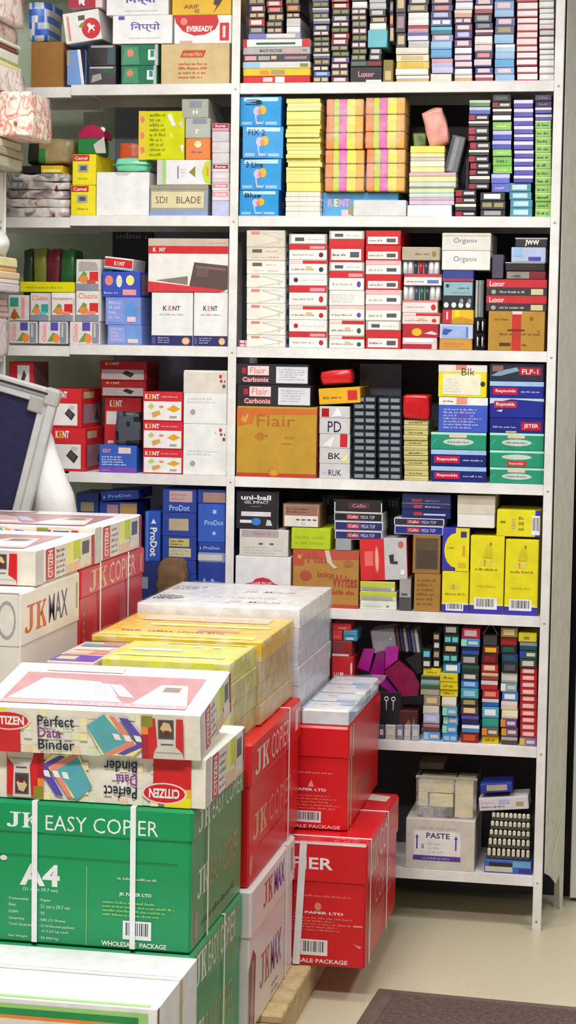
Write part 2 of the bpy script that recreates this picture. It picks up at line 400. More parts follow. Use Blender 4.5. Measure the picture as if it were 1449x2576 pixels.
def paper_carton(label, X0, X1, Y0, Y1, Z0, Z1, col, lid, front=(), side=(), top=(), lside=(), lfront=(), straps=(), fstraps=(), group=None, gloss=.3, t=.004, jit=.002):
    """lidded carton of copy paper: body, lid and straps are parts; side prints run front -> back"""
    _n[0] += 1; rnd = random.Random(_n[0]+50)
    cx, cy = (X0+X1)/2, (Y0+Y1)/2; w, d, h = X1-X0, Y1-Y0, Z1-Z0
    root = empty('paper_carton', (cx, cy, Z0)); tag(root, label, 'carton', group)
    mm = mat(col, gloss, .05, 12)
    m = MB(); m.box(-w/2+t, w/2-t, -d/2+t, d/2-t, .0004, h-.004, mm, .004, 0, rnd); b = m.build('body', root)
    m = MB(); m.box(-w/2, w/2, -d/2, d/2, h-lid, h, mm, .006, 0, rnd); l = m.build('lid', root)
    hb = h-lid
    for nme, par, lst, o, U, V in (('printed_front', b, front, (-w/2+t, -d/2+t, 0), (w-2*t, 0, 0), (0, 0, hb)), ('printed_side', b, side, (w/2-t, -d/2+t, 0), (0, d-2*t, 0), (0, 0, hb)),
            ('printed_front', l, lfront, (-w/2, -d/2, hb), (w, 0, 0), (0, 0, lid)), ('printed_side', l, lside, (w/2, -d/2, hb), (0, d, 0), (0, 0, lid)), ('printed_top', l, top, (-w/2, -d/2, h), (w, 0, 0), (0, d, 0))):
        if lst: emit(nme, par, o, U, V, lst, gloss)
    sm = mat('white', .35, .04)
    for u in straps:                                   # straps across the depth position u (0 front .. 1 back), over top and down the right side
        y = -d/2+d*u; s = .004
        q = MB(); q.box(-w/2, w/2+.0012, y-s, y+s, h+.0002, h+.0016, sm, .0005); q.box(w/2+.0002, w/2+.0016, y-s, y+s, .002, h+.0014, sm, .0005); q.build('packing_strap', root)
    for u in fstraps:                                  # straps across the width position u, over top and down the front
        x = -w/2+w*u; s = .0058
        q = MB(); q.box(x-s, x+s, -d/2-.0014, d/2, h+.0002, h+.0016, sm, .0005); q.box(x-s, x+s, -d/2-.0018, -d/2-.0002, .004, h+.0014, sm, .0005); q.build('packing_strap', root)
    return root

def jk(u0, v0, u1, v1, c1, word, c2, split=.22, bold=.02, thin=0):
    s = u0+(u1-u0)*split; g = (u1-u0)*.05
    return [('t', 'JK', u0, v0, s, v1, c1, bold), ('t', word, s+g, v0, u1, v1, c2, thin)]
def spec(u0, v0, u1, v1, c, n=7): return [('g', u0, v0, u1, v1, c, n)]

# white printed carton nearest the front (flap top, green bordered picture label on its front)
n1 = carton('white_carton', 'white carton with a green bordered picture label on its front edge', 'carton', -.16, .352, -2.115, .315, PT, .4285, 'white', rough=.55,
  front=[('r', 0, 0, .965, .97, 'lgreen'), ('r', 0, .0, .93, .945, 'green'), ('r', 0, 0, .9, .905, 'orange'), ('r', 0, 0, .885, .885, 'offw'),
   ('e', .47, .77, .06, .06, 'gold'), ('e', .36, .77, .05, .06, 'purple'), ('e', .27, .77, .055, .06, 'dgreen'), ('r', .2, .55, .7, .74, 'khaki'), ('g', .55, .74, .85, .84, 'olive', 1), ('r', .3, .1, .75, .5, 'peach')],
  top=[('r', 0, .02, .97, .06, 'lgreen'), ('r', 0, .53, 1, .56, 'lgrey'), ('r', 0, .6, .99, .605, 'lgrey')],
  side=[('r', .0, 0, .04, 1, 'brown'), ('r', .55, 0, .62, 1, 'tan')])

gtxt = 'offw'
paper_carton('green paper carton standing on the pallet below the green carton marked A4', -.094, .338, -1.79, -1.30, PT, .4285, 'jkgreen', .10, straps=(.62,),
  side=jk(.08, .38, .85, .72, 'offw', 'EASY COPIER', 'khaki', .25)+[('g', .15, .1, .7, .3, 'teal', 2)], lside=jk(.08, .2, .85, .85, 'white', 'EASY COPIER', 'offw', .25))
paper_carton('green paper carton marked A4 with two white straps down its front', -.094, .338, -1.79, -1.30, .4305, .7255, 'jkgreen', .068, fstraps=(.237, .715), straps=(.28,),
  lfront=[('t', 'JK', .10, .2, .25, .66, 'white', .03), ('t', 'EASY COPIER', .29, .16, .835, .62, 'white', -.004)],
  front=[('t', 'A4', .155, .53, .355, .73, 'white', .035), ('t', '(21 cm x 29.7 cm)', .17, .475, .345, .51, 'white'),
   ('t', 'Commodity', .1, .385, .2, .415, 'white'), ('t', ': Paper', .25, .385, .31, .415, 'white'), ('t', 'Size', .1, .335, .135, .36, 'white'), ('t', ': 21 cm x 29.7 cm', .25, .33, .405, .362, 'white'), ('t', 'GSM', .1, .27, .145, .295, 'white'), ('t', ': 75', .25, .27, .28, .295, 'white'),
   ('t', 'Quantity', .1, .205, .18, .235, 'white'), ('t', ': 500 (1) Sheets', .25, .205, .385, .235, 'white'), ('t', 'Total Quantity', .1, .15, .225, .18, 'white'), ('t', ': 15 N Bound packets', .25, .15, .43, .18, 'white'), ('t', 'of 2.33 kg each', .265, .105, .40, .132, 'white'), ('t', 'Net Weight', .1, .045, .195, .072, 'white'), ('t', ': 35.000 kg', .25, .04, .35, .07, 'white'), ('r', .488, .02, .491, .74, 'lgreen'),
   ('g', .64, .63, .84, .67, 'lgrey', 1), ('t', 'JK PAPER LTD', .65, .485, .81, .525, 'white', .03), ('g', .57, .3, .93, .45, 'lgreen', 4), ('b', .67, .1, .81, .27),
   ('t', 'WHOLESALE  PACKAGE', .565, .03, .885, .075, 'white', .03), ('e', .075, .77, .018, .025, 'offw'), ('r', 0, .80, .94, .805, 'dgreen')],
  side=jk(.12, .42, .93, .68, 'offw', 'EASY COPIER', 'khaki', .25)+[('e', .1, .2, .035, .14, 'mauve'), ('g', .2, .12, .85, .22, 'dgreen', 1)],
  lside=jk(.1, .15, .96, .8, 'offw', 'EASY COPIER', 'offw', .25))
# binder boxes on the green carton
tiles = ('peach', 'lyel', 'offw', 'lpink', 'lgreen', 'orange', 'cream')
def binder_front(flip, ran):
    L = [('r', 0, 0, 1, 1, 'e9e2d2')]; rnd = random.Random(ran)
    for i in range(46):
        u = rnd.randrange(4, 23)/28; v = rnd.randrange(0, 6)/6; L.append(('r', u, v, u+1/28, v+1/6, rnd.choice(('f0d0b4', 'efe9b0', 'dfe6c8', 'f0dccc', 'e4e0dc', 'f4e2c0'))))
    X = (lambda u: 1.0-.93*u) if flip else (lambda u: max(0, 1.0*u-.058)); Y = (lambda v: 1-v) if flip else (lambda v: v); rot = 180 if flip else 0
    def R(a, b, c, d, col): L.append(('r', min(X(a), X(c)), min(Y(b), Y(d)), max(X(a), X(c)), max(Y(b), Y(d)), col))
    def PL(p, col): L.append(('p', [(X(a), Y(b)) for a, b in p], col))
    def T(s, a, b, c, d, col, bold=0): L.append(('t', s, min(X(a), X(c)), min(Y(b), Y(d)), max(X(a), X(c)), max(Y(b), Y(d)), col, bold, rot))
    R(.07, 0, .255, .62, 'red'); R(.07, .62, .255, .8, 'gold'); R(.07, .8, .2, 1, 'yel')
    L.append(('e', X(.2), Y(.72), .105, .22, 'lpink')); L.append(('e', X(.2), Y(.72), .095, .19, 'red')); T('CITIZEN', .125, .62, .275, .82, 'white', .035)
    T('Perfect', .335, .62, .50, .87, 'dnavy', .012); T('Data', .335, .37, .44, .6, 'purple', .012); T('Binder', .335, .1, .50, .33, 'dnavy', .012)
    PL([(.56, .62), (.65, .93), (.80, .22), (.76, .04), (.62, .04)], 'lyel')
    PL([(.70, .9), (.74, .88), (.83, .32), (.72, .05), (.69, .08), (.78, .33)], 'vio')
    PL([(.655, .93), (.68, .9), (.775, .3), (.66, .03), (.63, .05), (.73, .34)], 'salmon')
    PL([(.555, .68), (.635, .96), (.735, .36), (.63, .06)], '5aa9b4')
    for a, b in ((.688, .46), (.735, .44), (.782, .44)): PL([(a-.018, b+.08), (a+.012, b+.06), (a+.022, b-.07), (a-.006, b-.06)], 'white')
    R(.80, 0, .985, .92, 'red'); R(.80, .72, .85, .97, 'olive'); R(.80, .55, .83, .72, 'orange'); R(.80, .0, .83, .55, 'crim')
    PL([(.862, .96), (.955, .96), (.95, .30), (.98, .16), (.985, .02), (.85, .02), (.855, .16), (.87, .3)], 'd2ccc4')
    R(.874, .46, .944, .90, 'dgrey'); R(.88, .50, .938, .87, '4a3a34'); PL([(.882, .7), (.9, .85), (.925, .82), (.936, .66), (.91, .56)], 'tan'); R(.90, .56, .925, .66, 'maroon'); R(.885, .33, .94, .36, 'dgrey'); R(.858, .15, .978, .17, 'a8a29a')
    return L
def binder_side():
    return [('r', 0, 0, .12, 1, 'lgrey'), ('r', .16, .04, .3, .96, 'red'), ('t', 'CITIZEN', .19, .1, .27, .9, 'white', .03, 90), ('r', .3, .04, .5, .95, 'offw'), ('g', .33, .1, .5, .9, 'dvio', 5),
      ('r', .5, .3, .62, .96, 'lyel'), ('r', .62, .4, .74, .96, 'lime'), ('r', .5, .03, .95, .3, 'peach'), ('r', .74, .1, .92, .92, 'offw'), ('r', .77, .45, .9, .85, 'dgrey'), ('r', .95, .03, 1, .97, 'crim')]
BTOP = [('r', .08, .1, .92, .78, 'b9898c'), ('p', [(.1, .2), (.18, .66), (.45, .62), (.62, .2)], 'f4efe6'), ('p', [(.12, .3), (.2, .62), (.42, .6), (.45, .34)], 'bfe2e6'), ('p', [(.42, .6), (.5, .58), (.58, .32), (.47, .33)], 'ecc0c8'),
   ('p', [(.5, .58), (.56, .56), (.66, .3), (.59, .32)], 'c9c4ea'), ('p', [(.66, .14), (.74, .6), (.86, .6), (.92, .14)], 'f1eeea'), ('r', .745, .42, .86, .58, 'c8beb8'), ('r', .765, .45, .84, .55, '8e7f76'),
   ('r', .08, .1, .92, .18, 'e2a4a4'), ('t', 'PERFECT DATA BINDER', .3, .11, .88, .17, 'lav'), ('r', .16, .82, .52, .95, 'f0c2c2'), ('t', 'CITIZEN', .2, .84, .48, .93, 'white', .03)]
def binder_box(label, X0, X1, Y0, Y1, Z0, Z1, flip=False, seed=1, yaw=0, pitch=0):
    return carton('binder_box', label, 'box', X0, X1, Y0, Y1-Y0, Z0, Z1, 'f1efee', front=binder_front(flip, seed), side=binder_side(), top=BTOP, rough=.28, bev=.003, var=.03, yaw=yaw, pitch=pitch)
binder_box('glossy white binder box lying upside down on the green carton', -.092, .360, -1.776, -1.405, .7278, .8270, True, 3, 0)
# the upper one lies a little turned, its back propped up
binder_box('glossy white binder box lying upright on top of the upside-down binder box', -.112, .350, -1.797, -1.492, .8500, .9430, False, 4, 1.2, 8.0)

# white carton and red cartons behind the green ones
paper_carton('white paper carton with red and blue lettering beside the green cartons', -.08, .357, -1.292, -.757, PT, .4285, 'e9dfdc', .115, straps=(.80,),
  side=[('t', 'JK', .24, .3, .45, .66, 'rust', .03), ('t', 'MAX', .48, .3, .72, .66, 'purple', .02), ('p', [(.0, .0), (.12, .0), (.14, .75), (.08, .85), (.0, .7)], 'dred'), ('p', [(.03, .0), (.09, .0), (.1, .7), (.06, .76)], 'mauve'), ('g', .5, .05, .7, .2, 'steel', 2)],
  lside=[('t', 'JK', .26, .3, .46, .8, 'rust', .03), ('t', 'MAX', .5, .3, .74, .8, 'vio', .03), ('t', '1', .9, .3, .94, .8, 'mauve')])
RS = [('t', 'JK', .08, .42, .33, .68, 'tan', .02), ('t', 'COPIER', .38, .42, .86, .70, 'salmon', -.004)]
paper_carton('red paper carton with a strap, sitting behind the green carton marked A4', -.08, .350, -1.282, -.665, .4305, .7620, 'jkred', .105, straps=(.74,),
  side=RS+[('e', .04, .2, .03, .11, 'salmon'), ('g', .2, .3, .7, .36, 'crim', 1)], lside=[('t', 'JK', .08, .2, .33, .75, 'offw', .035), ('t', 'COPIER', .38, .2, .74, .78, 'lpink'), ('t', '1', .87, .3, .93, .8, 'lpink'), ('g', .3, .04, .7, .14, 'salmon', 1)])
c1 = paper_carton('red paper carton overhanging the pallet edge with straps over its top', .10, .541, -.748, -.165, PT, .4120, 'jkred', .108, straps=(.09, .62),
  lfront=[('t', 'JK COPIER', .2, .25, .80, .62, 'white', .02), ('r', 0, .93, .99, .985, 'white')],
  front=[('g', .58, .83, .92, .87, 'salmon', 1), ('t', 'JK PAPER LTD', .58, .62, .87, .66, 'white', .03), ('g', .55, .42, .93, .6, 'salmon', 5), ('e', .72, .72, .02, .05, 'salmon'), ('b', .62, .13, .78, .32), ('t', 'WHOLESALE PACKAGE', .45, .04, .90, .09, 'white', .02), ('r', .93, .5, .985, .52, 'pink'), ('p', [(.93, .3), (.97, .24), (.98, .27)], 'pink')],
  side=[('g', .1, .3, .9, .5, 'salmon', 2), ('t', 'COPIER', .3, .55, .8, .85, 'pink', -.004), ('r', .1, .02, .16, .4, 'tan')], lside=[('t', 'JK', .1, .1, .32, .8, 'tan', .02), ('t', 'CO', .36, .2, .6, .85, 'lpink'), ],
  top=[('g', .80, .02, .95, .05, 'pink', 1), ('g', .8, .055, .95, .085, 'pink', 1), ('p', [(.70, .86), (.95, .82), (.96, .93), (.8, .97)], 'offw')])
q = MB(); q.prism([(.033, .004), (.051, .004), (.066, .3215), (.048, .3215)], -.2945, -.2925, mat('white', .3)); q.build('packing_strap', c1)

c2 = paper_carton('red paper carton stacked on the strapped red carton, filled with blue striped reams', .045, .472, -.640, -.075, .4142, .6850, 'jkred', .085,
  front=[('g', .66, .78, .92, .82, 'pink', 1), ('p', [(.755, .60), (.775, .70), (.795, .60)], 'pink'), ('t', 'JK PAPER LTD', .62, .53, .87, .58, 'white', .03), ('g', .62, .28, .97, .5, 'salmon', 5), ('b', .68, .1, .84, .26), ('t', 'WHOLESALE PACKAGE', .5, .02, .96, .07, 'lpink', .02)],
  side=[('r', .02, 0, .06, 1, 'salmon'), ('r', .10, 0, .13, 1, 'tan'), ('g', .3, .2, .8, .5, 'mauve', 3)], lside=[('r', .02, 0, .06, 1, 'salmon'), ('r', .10, 0, .13, 1, 'tan')])
for i in range(4):
    y0 = -.632+i*.135
    carton('paper_ream', ['white paper ream with blue end at the front of the red carton top', 'second blue-ended white ream behind the front one on the red carton', 'third blue-ended white ream on the red carton, before the shelving', 'rearmost blue-ended white ream on the red carton, by the red shelf boxes'][i], 'ream',
      .345, .468, y0, .131, .6855, .7265, 'f3f3f8', rough=.25, bev=.004, top=[('r', 0, .9, .8, .99, '8fb2e6'), ('r', .0, .0, .05, .99, 'b7cdf0'), ('r', .55, .0, .98, .25, 'b9d3f2') if i % 2 else ('r', .7, .55, .98, .95, '9cc4ea'), ('g', .3, .5, .5, .58, 'steel', 1)],
      side=[('r', .05, .08, .95, .9, 'b9d3f2')], front=[('r', .1, .1, .98, .8, 'dfe8f6')])
q = MB(); q.lumpy(.36, .492, -.648, -.085, .7275, .7330, film_mat(), .012, 8, 3, 9, .05)
fo = q.build('plastic_film'); tag(fo, 'clear crumpled plastic film spread over the blue striped reams', 'film')

# wrapped ream bundles on the red carton
def bundle(label, X0, X1, Y0, Y1, Z0, Z1, col, sidecol, layers, seed, topmarks, amp=.004):
    e = empty('ream_bundle', ((X0+X1)/2, (Y0+Y1)/2, Z0)); tag(e, label, 'bundle'); L = (-(X0+X1)/2, -(Y0+Y1)/2, -Z0)
    hh = (Z1-Z0)/layers
    for i in range(layers):
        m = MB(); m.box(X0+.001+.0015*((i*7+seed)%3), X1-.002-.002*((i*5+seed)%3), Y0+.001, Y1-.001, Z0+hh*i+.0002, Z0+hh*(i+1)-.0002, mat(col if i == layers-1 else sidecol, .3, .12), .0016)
        r = m.build('ream', e, L)
        if i == layers-1:
            q = MB(); prints(q, (X0+.006, Y0+.006, Z1+.0006), (X1-X0-.012, 0, 0), (0, Y1-Y0-.012, 0), topmarks, .3, seed); q.build('printed_top', r)
            r.children[0].location = (0, 0, 0)
    m = MB(); m.lumpy(X0-.003, X1+.003, Y0-.001, Y1+.0005, Z0+.001, Z1+.004, film_mat(), amp, 9, seed+20, 13, .03); m.build('wrapping_film', e, L)
    return e
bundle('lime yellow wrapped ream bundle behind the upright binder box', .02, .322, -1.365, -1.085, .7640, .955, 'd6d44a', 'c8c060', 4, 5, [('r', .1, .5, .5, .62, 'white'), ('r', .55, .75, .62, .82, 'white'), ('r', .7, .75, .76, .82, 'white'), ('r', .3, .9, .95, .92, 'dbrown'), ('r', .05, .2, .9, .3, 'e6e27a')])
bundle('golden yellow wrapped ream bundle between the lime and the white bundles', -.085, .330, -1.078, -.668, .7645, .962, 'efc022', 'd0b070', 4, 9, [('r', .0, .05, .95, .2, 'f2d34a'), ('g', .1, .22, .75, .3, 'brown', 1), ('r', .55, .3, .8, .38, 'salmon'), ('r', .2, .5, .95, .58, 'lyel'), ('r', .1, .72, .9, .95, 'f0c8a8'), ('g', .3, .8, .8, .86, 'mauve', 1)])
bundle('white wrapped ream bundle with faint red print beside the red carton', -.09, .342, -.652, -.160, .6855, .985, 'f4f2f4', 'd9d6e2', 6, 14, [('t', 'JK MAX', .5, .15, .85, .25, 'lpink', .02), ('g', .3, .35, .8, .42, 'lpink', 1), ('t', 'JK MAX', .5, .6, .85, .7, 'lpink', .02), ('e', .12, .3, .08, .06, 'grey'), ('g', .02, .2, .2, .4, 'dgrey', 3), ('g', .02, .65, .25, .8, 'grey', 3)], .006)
# printed folders lying left of the lime bundle
carton('picture_pack', 'pack of colourful printed folders lying beside the lime bundle', 'pack', -.092, .015, -1.40, .31, .7640, .95, 'e8c8c8', rough=.25, top=[('r', .02, .02, .98, .3, 'vio'), ('r', .1, .1, .5, .24, 'peach'), ('r', .05, .34, .6, .5, 'peach'), ('r', .6, .36, .95, .52, 'salmon'), ('r', .1, .55, .9, .68, 'offw'), ('r', .1, .72, .55, .86, '5aa9b4'), ('r', .5, .74, .95, .95, 'mauve'), ('r', .0, .95, 1, 1, 'dbrown')])

# left stack: white carton and red carton, binder boxes on them
def lower(label, Y0, Y1, Z0, Z1, col): paper_carton(label, -.57, -.14, Y0, Y1, Z0, Z1, col, .1)
lower('white paper carton at the base of the left stack', -1.446, -.992, PT, .4330, 'e6ded2')
lower('white paper carton in the middle of the left stack', -1.446, -.992, .4335, .7765, 'e6ded2')
paper_carton('white paper carton with red and navy lettering at the top of the left stack', -.57, -.14, -1.446, -.992, .7785, 1.1050, 'e6ded2', .125, straps=(.0,), t=.003,
  lside=[('t', 'JK', .08, .22, .42, .72, 'rust', .03), ('t', 'MAX', .46, .24, .78, .76, 'dvio', .01), ('t', '1', .93, .3, .96, .8, 'khaki')], side=[('r', .3, .0, .305, .98, 'offw')], lfront=[('e', .93, .5, .05, .35, 'grey'), ('e', .93, .5, .04, .28, 'offw')])
lower('red paper carton at the base of the left stack behind the white ones', -.982, -.385, PT, .4330, 'jkred')
lower('red paper carton in the middle of the left stack behind the white ones', -.982, -.385, .4335, .7765, 'jkred')
paper_carton('red paper carton with gold lettering at the top of the left stack', -.57, -.14, -.982, -.385, .7785, 1.1050, 'cf2a34', .075, straps=(.28, .72),
  lside=[('t', 'JK', .12, .15, .38, .85, 'tan', .03), ('t', 'COPIER', .42, .15, .84, .88, 'peach'), ('t', '1', .92, .15, .95, .8, 'salmon')], side=[('r', .02, .05, .12, .95, 'b8343a'), ('g', .05, .3, .09, .9, 'salmon', 7), ('t', 'JK COPIER', .2, .10, .95, .36, 'peach'), ('r', .6, .5, .75, .9, 'c84a58')])
binder_box('glossy white binder box on the left stack, over the white lettered carton', -.72, -.14, -1.335, -.872, 1.1070, 1.1850, False, 7)
binder_box('glossy white binder box on the left stack, over the gold lettered red carton', -.72, -.14, -.862, -.425, 1.1070, 1.1960, False, 8)

# plain names of the packet colours
NM.update({'3a2630': 'maroon black', '34303c': 'charcoal', '5a1c24': 'wine red', '2a2a34': 'near black', 'a01c24': 'deep red', '3c3448': 'plum grey', '30343c': 'slate'})
NM['2f3a34'] = 'blackish green'
NM.update({'d0ccc8': 'pale grey', 'e4e0dc': 'whitish', '4a3034': 'brownish', '5a3034': 'reddish brown'})
NM.update({'5a7ac0': 'mid blue', '6a6a88': 'blue grey', '4a48a0': 'indigo', '5a4a80': 'dull purple'})
NM.update({'2f3f8c': 'royal blue', 'c8c4bc': 'stone'})
NM.update({'e0e0d4': 'bone', 'c4c8cc': 'silver grey'})
NM['c8a898'] = 'dusty pink'
NM.update({'c8a878': 'buff', 'e8dcc0': 'ivory', 'e2c850': 'straw yellow', 'e8dcb8': 'cream beige', 'ece2c8': 'light cream'})
NM.update({'c8c4c4': 'ash grey', 'e4e6f4': 'bluish white', 'd0a0a8': 'rose', 'f0eeea': 'plain white', '5a5450': 'taupe'})
NM.update({'3a3440': 'dusky grey', '2a2430': 'blackish purple'})
NM.update({'e6dcc4': 'ecru', 'c8cce8': 'pale lavender', 'b8b8d8': 'greyish lavender', '4a90b8': 'steel blue', '8cb0e0': 'powder blue', '9a9cc4': 'dull lavender', '3a6a80': 'petrol blue', '5a6ab0': 'cornflower blue', '34305c': 'midnight violet', '3c3c78': 'inky blue',
 'd8a878': 'caramel', 'd8d4ee': 'lilac white', '6a4c90': 'purple', '5a4a90': 'deep lavender', '6a3c70': 'plum', '4a3c80': 'grape', '7a3c58': 'berry', 'a04048': 'brick red', '34387c': 'navy blue', '4a4880': 'dusk blue', '2c2c60': 'dark indigo', '8a88b8': 'periwinkle', 'e8dcd4': 'blush white',
 '5a3048': 'dark berry', '262a44': 'blue black', '26304c': 'night blue', 'a8b8e4': 'soft blue', '8aa8d8': 'faded blue', '7ab0d8': 'clear blue', 'a4c8ec': 'baby blue', 'b4d4f0': 'icy blue', '9cc0e0': 'light blue', '5a5c78': 'slate blue', '5a6490': 'denim blue', 'c03040': 'red edged', 'c84858': 'rose red edged', 'f2e0dc': 'blush',
 'c8c0c0': 'grey edged', 'a08c90': 'mauve grey', '9a8488': 'dusty mauve', '6a4c78': 'aubergine'})
NM.update({'26222a': 'black', '2c2a32': 'charcoal black', '201c24': 'jet black'})
NM.update({'5a6ac0': 'violet blue', '4a8a44': 'grass green', '3c5a34': 'forest green', '2c2a2e': 'sooty', '36343a': 'graphite', '302e34': 'iron grey'})
NM.update({'5a66c4': 'violet blue', '6a74d0': 'bright violet blue', '8ccc64': 'light green', '7cc054': 'mid green', '4a56b8': 'strong violet blue', '241c20': 'brown black', '4f94ac': 'teal blue', 'c4e4ee': 'icy', '5a52b4': 'violet', 'e2deF4': 'lilac', '4a6a3c': 'moss green', '94cc6c': 'apple green', '3c5a2c': 'dark green', '5a50b0': 'violet', '3a2c54': 'dark purple'})

# ------------------------------------------------------------------ goods on the shelves: upper left bay
def kent(u0, v0, u1, v1, c='white', c2='gold', b=.04):
    w = u1-u0
    return [('t', 'K', u0, v0, u0+w*.23, v1, c, b), ('t', 'E', u0+w*.28, v0, u0+w*.46, v1, c2, b), ('t', 'NT', u0+w*.51, v0, u1, v1, c, b)]
t = pk(1, 'tan carton with an orange slanted logo patch on the top left shelf', 405, 578, 110, 'tan', [('p', [(.28, .66), (.32, .84), (.66, .84), (.62, .66)], 'rust'), ('t', 'merlin', .33, .69, .60, .8, 'tan', .02), ('g', .26, .12, .73, .56, 'rust', 4)], name='carton', cat='carton', rough=.8)
E1 = pk(1, 'white and red battery carton on the tan carton', 438, 583, 38, 'white', [('p', [(0, 1), (.75, 1), (.78, .75), (.72, .5), (.55, .32), (.35, .28), (.15, .45), (.03, .75)], 'red'), ('e', .17, .78, .06, .13, 'salmon'), ('t', 'EVEREADY', .22, .42, .68, .62, 'white', .04), ('r', .8, .1, .96, .72, 'red'), ('r', .1, .03, .32, .1, 'pink'), ('r', .85, .2, .9, .62, 'lpink')], name='battery_carton', cat='carton', z=t)
pk(1, 'yellow battery carton on the white and red battery carton', 433, 583, -45, 'gold', [('t', 'ARIF', .2, .2, .45, .32, 'brown', .02), ('t', '4Z', .38, .07, .47, .18, 'brown', .02), ('p', [(.72, .5), (.85, .45), (.80, .3), (.7, .05), (.76, .28), (.7, .32)], 'dbrown')], name='battery_carton', cat='carton', z=E1)
for i, y in enumerate((165, 112)):
    a = ST[1] if i == 0 else pa; b = ST[1] if i == 0 else pb
    pa = pk(1, ['dark film wrapped pack below another on the top left shelf', 'dark film wrapped pack under the white battery carton'][i], 222, 292, y, '3a3540', [('p', [(.1, .1), (.5, .3), (.45, .6), (.15, .5)], 'grey'), ('p', [(.6, .55), (.95, .5), (.9, .9), (.7, .95)], 'dgreen'), ('r', .05, .85, .9, .93, 'silver')] if i == 0 else [('r', .05, .05, .7, .9, 'black'), ('r', .75, .1, .95, .8, 'dteal'), ('r', .1, .85, .9, .95, 'grey')], name='wrapped_pack', cat='pack', z=a, rough=.15, coat=.5)
    pb = pk(1, ['green printed pack in clear film below its twin', 'green printed pack in clear film under the white battery carton'][i], 304, 400-4*(1-i), y, '2f7a5a', [('p', [(.05, .1), (.5, .05), (.45, .9), (.1, .85)], '4f9a74'), ('e', .25, .6, .09, .18, 'salmon'), ('r', .72, .25, .9, .75, 'white'), ('r', .78, .4, .88, .72, 'teal'), ('r', .9, .0, .98, 1, 'silver')], name='wrapped_pack', cat='pack', z=b, rough=.15, coat=.5)
NB = max(t, pa, pb)+.0005
dv = [('t', 'िनप्पो', .30, .40, .80, .76, 'vio', .01), ('g', .28, .16, .82, .24, 'grey', 1), ('r', .1, .84, .2, .97, 'vio')]
nb = pk(1, 'white battery carton with violet and red script over the wrapped packs', 283, 434, 38, 'white', dv, name='battery_carton', cat='carton', z=NB)
pk(1, 'white battery carton on the one with violet and red script', 268, 425, -45, 'white', [('t', 'िनप्पो', .3, .3, .8, .62, 'vio', .02), ('g', .28, .10, .82, .16, 'grey', 1)], name='battery_carton', cat='carton', z=nb)
bc = pk(1, 'plain brown carton at the left of the top left shelf', 78, 160, 105, '9c6e34', [], name='carton', cat='carton', rough=.8, z=ST[1]-.006)
bf = pk(1, 'blue plastic folder standing beside the plain brown carton', 168, 216, 125, '7fa4e0', [('p', [(.55, 1), (.72, 1), (.95, 0), (.8, 0)], 'white'), ('r', .0, .55, .2, .95, 'grey'), ('p', [(.72, 1), (1, 1), (1, 0), (.95, 0)], 'dnavy')], name='folder', cat='folder', rough=.2)
hb = pk(1, 'white box with a red emblem tilted on the blue folder', 166, 258, 34, 'f2ece8', [('e', .74, .40, .26, .34, 'red'), ('p', [(.63, .5), (.68, .58), (.73, .56), (.76, .48), (.83, .5), (.86, .44), (.80, .42), (.84, .3), (.80, .3), (.77, .38), (.71, .36), (.66, .26), (.63, .28), (.68, .4), (.66, .48)], 'white'), ('r', .1, .1, .16, .9, 'salmon'), ('r', .42, .7, .6, .86, 'dgrey'), ('p', [(.4, .5), (.5, .62), (.6, .6), (.52, .45)], 'olive')], z=max(bf, pa)+.001, roll=8, name='carton', cat='box')
pk(1, 'red and white box on top of the tilted box with a red emblem', 172, 258, -40, 'lpink', [('r', .0, .0, .8, .9, 'crim'), ('p', [(.3, .3), (.36, .38), (.44, .34), (.5, .36), (.46, .2), (.5, .1), (.44, .1), (.38, .2), (.32, .1)], 'white')], z=hb+.016, name='carton', cat='box', D=.16)
m = MB(); X0, Z0 = pw(66, 104); X1, _ = pw(116, 104)
m.lumpy(X0, X1, .02, .18, bc+.0008, ZB[0]-.1, mat('c9c8cc', .3), .006, 6, 4, 12, .2, mcol=lambda c: mat(('2f5fc4', 'b4c4dc', 'd8d6cc', '4a7ad0')[(int((c.x*1.0+c.z)*42)+2*int((c.z-c.x)*42)) % 4], .3))
tag(m.build('patterned_bag'), 'blue and white diamond patterned bag on the plain brown carton', 'bag')

# second left shelf
for i, (y, c) in enumerate(((522, 'd0c4c0'), (500, 'b9b0ac'), (478, 'a88c90'), (456, 'c6bcb4'), (436, 'd2cac2'))):
    m = MB(); z0 = ST[2]-.006 if i == 0 else zt; zt = pw(90, y)[1]; xa = pw(12, y)[0]; xb = pw(172, y)[0]
    m.lumpy(xa, xb, .012, .25, z0+.0004, zt, blotch(('7a1c2c', c, 'e0dad6', c, '6a6470'), 18), .006, 7, i+3, 22, .12)
    tag(m.build('plastic_bundle'), ['lowest', 'second lowest', 'middle', 'second highest', 'topmost'][i]+' crumpled bundle in the grey plastic wrapped pile on the second shelf', 'bundle', 'grey plastic wrapped bundles')
pk(2, 'yellow flat packet on the grey plastic wrapped pile', 102, 158, 416, 'gold', [('r', .1, .1, .9, .5, 'lyel')], z=zt+.0005, D=.1, name='flat_packet', cat='packet')
pk(2, 'black and red flat packet beside the yellow packet on the grey pile', 50, 99, 417, '201a1c', [('r', 0, .1, .15, .9, 'dred')], z=zt+.0005, D=.1, name='flat_packet', cat='packet')
zq = pw(130, 414)[1]
m = MB(); xa = pw(62, 380)[0]; xb = pw(178, 380)[0]; m.lumpy(xa, xb, .02, .2, zq+.001, pw(120, 345)[1], mat('a89468', .4, .2), .008, 7, 8, 16, .3, mcol=lambda q: mat('2a2c20' if q.x < xa+.045 else ('3c8a3c' if q.x < xa+.058 and q.z < zq+.05 else 'a89468'), .3, .2))
